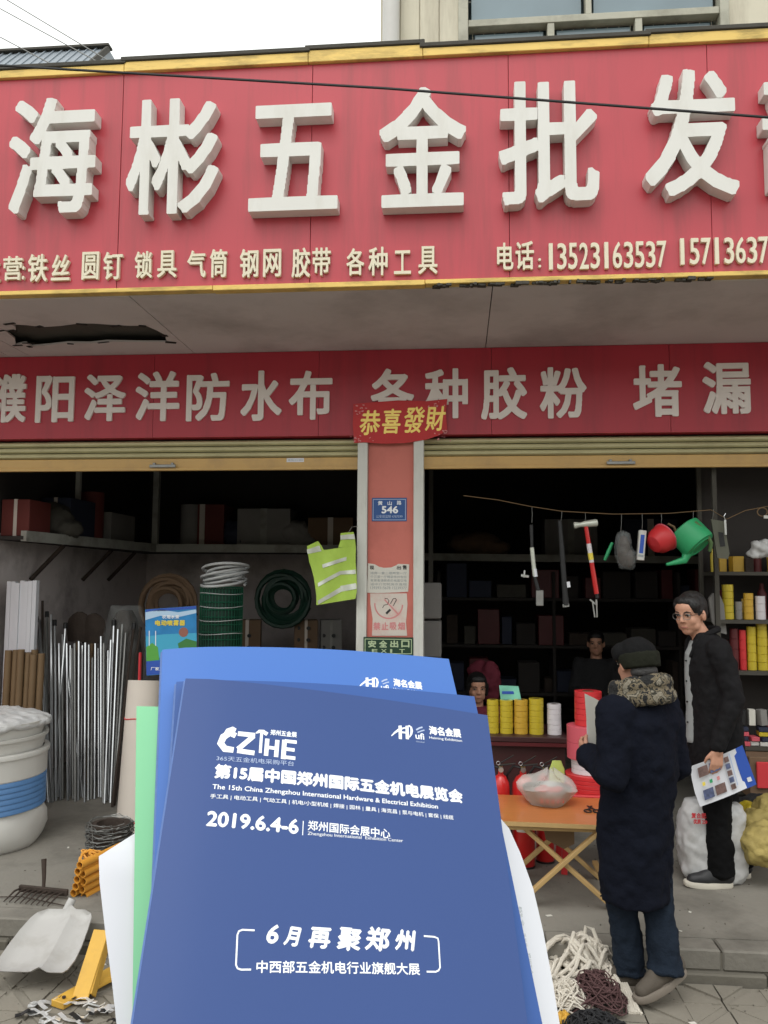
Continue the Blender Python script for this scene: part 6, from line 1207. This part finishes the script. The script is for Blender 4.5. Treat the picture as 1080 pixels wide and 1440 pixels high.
# ---------- seated people in the dark
def seated(label, px, py, Y, yaw, top, hair, face=1.0, long=False):
    hcw = at(px, py, Y); hz = hcw.z-FL; p = V((hcw.x, hcw.y, FL)); W = Matrix.Translation(p) @ Matrix.Rotation(yaw, 4, 'Z'); dz = hz-1.14
    t = thing('person', label, 'person', p, 'people in the shop'); H = head_mat((0, -.0, hz), 0, R_(6))
    J = dict(neck=(0, .03, .985+dz), chest=(0, .05, .80+dz), pelvis=(0, .08, .53+dz), shl=(.16, .04, .94+dz), ell=(.21, .0, .68+dz), wrl=(.12, -.22, .66+dz), shr=(-.16, .04, .94+dz), elr=(-.21, .0, .68+dz), wrr=(-.12, -.22, .66+dz), hipl=(.08, .05, .52+dz), knl=(.10, -.36, .50+dz*.6), anl=(.10, -.34, .10), hipr=(-.08, .05, .52+dz), knr=(-.10, -.36, .50+dz*.6), anr=(-.10, -.34, .10))
    remesh('body', body_prims(J, H, [dict(wr=J['wrl'], d=(-.4, -.8, -.1), palm=(0, 0, -1), side=(-1, 0, 0), curl=.5), dict(wr=J['wrr'], d=(.4, -.8, -.1), palm=(0, 0, -1), side=(1, 0, 0), curl=.5)]), 'skin', .009, 2, t, mt=W); face_parts(t, W, H)
    g = G().ell((0, .022, .040), .084, .102, .090, 20, 14).ell((0, -.045, .080), .062, .042, .036)
    if long: g.ell((0, .05, -.03), .078, .06, .09).cap((-.072, -.01, .03), (-.074, .01, -.05), .02, .018).cap((.072, -.01, .03), (.074, .01, -.05), .02, .018)
    remesh('hair', g.xf(H), hair, .009, 1, t, .006, .02, mt=W)
    co = G().rings([ring((0, .07, .50+dz), .19, .15), ring((0, .05, .80+dz), .195, .14), ring((0, .04, .93+dz), .19, .11), ring((0, .03, .995+dz), .09, .07)])
    for s in 'lr': co.cap(J['sh'+s], J['el'+s], .07, .062).cap(J['el'+s], J['wr'+s], .06, .045)
    remesh('coat', co, top, .012, 2, t, .015, .1, mt=W)
    tr = G().ell((0, .06, .52+dz), .18, .16, .10)
    for s in 'lr': tr.cap(J['hip'+s], J['kn'+s], .09, .07).cap(J['kn'+s], J['an'+s], .068, .05)
    remesh('trousers', tr, 'trousers', .012, 2, t, .01, .1, mt=W)
    for s in 'lr': shoe(t, W, V(J['an'+s])+V((0, 0, .005)), (0, -1, 0))
    st = thing('shop_stool', 'dark stool under the '+('woman behind the tape rolls' if long else 'man sitting in the dark'), 'stool', p); sz = FL+.43+dz
    obj('seat', G().cyl(p+V((0, .06, sz-FL-.03)), p+V((0, .06, sz-FL)), .16, n=20), 'counter', st)
    for k in range(4): a = R_(45+90*k); obj('leg', G().bar(p+V((.16*math.cos(a), .06+.16*math.sin(a), .0)), p+V((.12*math.cos(a), .06+.12*math.sin(a), sz-FL-.03)), .03, .03), 'counter', st)
    return t, W, H
seated('woman with black fringe sitting behind the counter beside the tape rolls', 671, 968, 6.75, R_(8), 'maroon', 'hair', long=True)
seated('man in dark coat sitting in the gloom left of the navy coated man', 838, 905, 8.2, R_(-10), 'netblack', 'hair')
tag(remesh('red_coat', G().ell(at(690, 960, 7.15), .09, .06, .20).ell(at(675, 945, 7.2), .12, .05, .10), 'maroon', .014, 1, None, .04, .06), 'maroon coat hanging in the dark behind the seated woman', 'coat')
# ================================================================== CLUTTER
# deep shelves in the dark of the right bay, stocked with cartons
bk = thing('back_shelves', 'dim stock shelves at the back of the dark right bay', 'shelf', (1.6, 9.0, FL))
for z in (.55, 1.05, 1.55): obj('shelf_board', G().box(PX0+.5, 3.6, 8.9, 9.3, FL+z, FL+z+.03), 'darkwall', bk)
for x in (PX0+.5, 1.0, 2.3, 3.57): obj('upright', G().box(x, x+.03, 8.89, 9.31, FL, 2.0), 'darkwall', bk)
for z in (.58, 1.08, 1.58):
    x = PX0+.6
    while x < 3.4:
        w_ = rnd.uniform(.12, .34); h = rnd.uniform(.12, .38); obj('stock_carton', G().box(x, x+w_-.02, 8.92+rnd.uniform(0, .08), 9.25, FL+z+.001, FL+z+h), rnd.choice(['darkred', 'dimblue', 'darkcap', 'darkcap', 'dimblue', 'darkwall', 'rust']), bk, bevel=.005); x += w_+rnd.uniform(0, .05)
# more mixed stock on the left loft: rolls and soft bags between the cartons
cnt = 0
for (x, y, kind, m, l) in ((XW+.75, 8.95, 'roll', 'dimgrey', 'grey roll standing left of the orange carton on the back loft'), (XW+1.22, 9.05, 'bag', 'dimblue', 'dark blue soft bag right of the corner carton on the loft'), (XW+1.95, 9.0, 'bag', 'dimgrey', 'pale soft bag right of the grey carton on the loft'), (XW+2.75, 9.0, 'roll', 'darkred', 'dark red roll at the right end of the back loft'),
    (XW+.15, 6.95, 'bag', 'darkcap', 'black soft bag behind the faded red loft carton'), (XW+.2, 7.65, 'roll', 'dimred', 'dull red roll near the bend of the left loft shelf')):
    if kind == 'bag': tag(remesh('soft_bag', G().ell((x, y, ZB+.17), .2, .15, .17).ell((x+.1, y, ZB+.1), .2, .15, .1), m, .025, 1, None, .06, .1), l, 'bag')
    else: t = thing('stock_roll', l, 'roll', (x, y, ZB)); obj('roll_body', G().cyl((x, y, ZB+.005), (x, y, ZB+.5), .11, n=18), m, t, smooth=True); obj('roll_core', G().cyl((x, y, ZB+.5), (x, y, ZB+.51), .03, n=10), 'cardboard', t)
# grit, leaves and paper scraps on the paving and the floor
g = G()
for i in range(1500):
    x = rnd.uniform(-2.6, 2.9); y = rnd.uniform(2.6, YK-.06) if i % 3 else rnd.uniform(YK+.15, 6.2); z = .001 if y < YK else FL; q = rnd.uniform(.0015, .006)
    g.obox((x, y, z+q*.4), q*rnd.uniform(1, 2.2), q, q*.8, (rnd.uniform(-1, 1), rnd.uniform(-1, 1), 0), (rnd.uniform(-.4, .4), rnd.uniform(-.4, .4), 1))
tag(obj('grit', g, 'kerb', kind='stuff'), 'fine grit scattered over paving and shop floor', 'grit')
g = G()
for i in range(60):
    x = rnd.uniform(-2.6, 2.9); y = rnd.uniform(2.8, YK-.06) if i % 2 else rnd.uniform(YK+.15, 5.6); z = .003 if y < YK else FL+.002; q = rnd.uniform(.006, .02)
    g.obox((x, y, z), q*1.6, q, .0012, (rnd.uniform(-1, 1), rnd.uniform(-1, 1), 0), (rnd.uniform(-.2, .2), rnd.uniform(-.2, .2), 1))
tag(obj('litter', g, 'paperdull', kind='stuff'), 'tiny pale paper scraps and chips on the ground', 'litter')
# dense small stock on the right rack between the tape sleeves
for lv, h0 in ((4, .30), (0, .0), (1, .0), (3, .22)):
    x = xl+.02
    while x < xr-.1:
        w_ = rnd.uniform(.035, .10); hh = rnd.uniform(.08, .24); y_ = YR0+.22+rnd.uniform(0, .06)
        if rnd.random() < .55: obj('stock_packet', G().obox((x+w_/2, y_, lev[lv]-.018+hh/2), w_-.004, .07, hh, (1, rnd.uniform(-.2, .2), 0)), rnd.choice(['darkred', 'dimred', 'cardboard', 'dimgrey', 'amber', 'dimblue', 'rust', 'maroon']), rk, bevel=.003)
        else: obj('stock_bottle', G().lathe([(w_*.4, lev[lv]-.019), (w_*.42, lev[lv]+hh*.7), (w_*.2, lev[lv]+hh*.85), (w_*.18, lev[lv]+hh)], (x+w_/2, y_, 0), n=14), rnd.choice(['darkred', 'amber', 'dimgrey', 'greenmesh', 'tape', 'netblack']), rk, smooth=True)
        x += w_+rnd.uniform(0, .02)
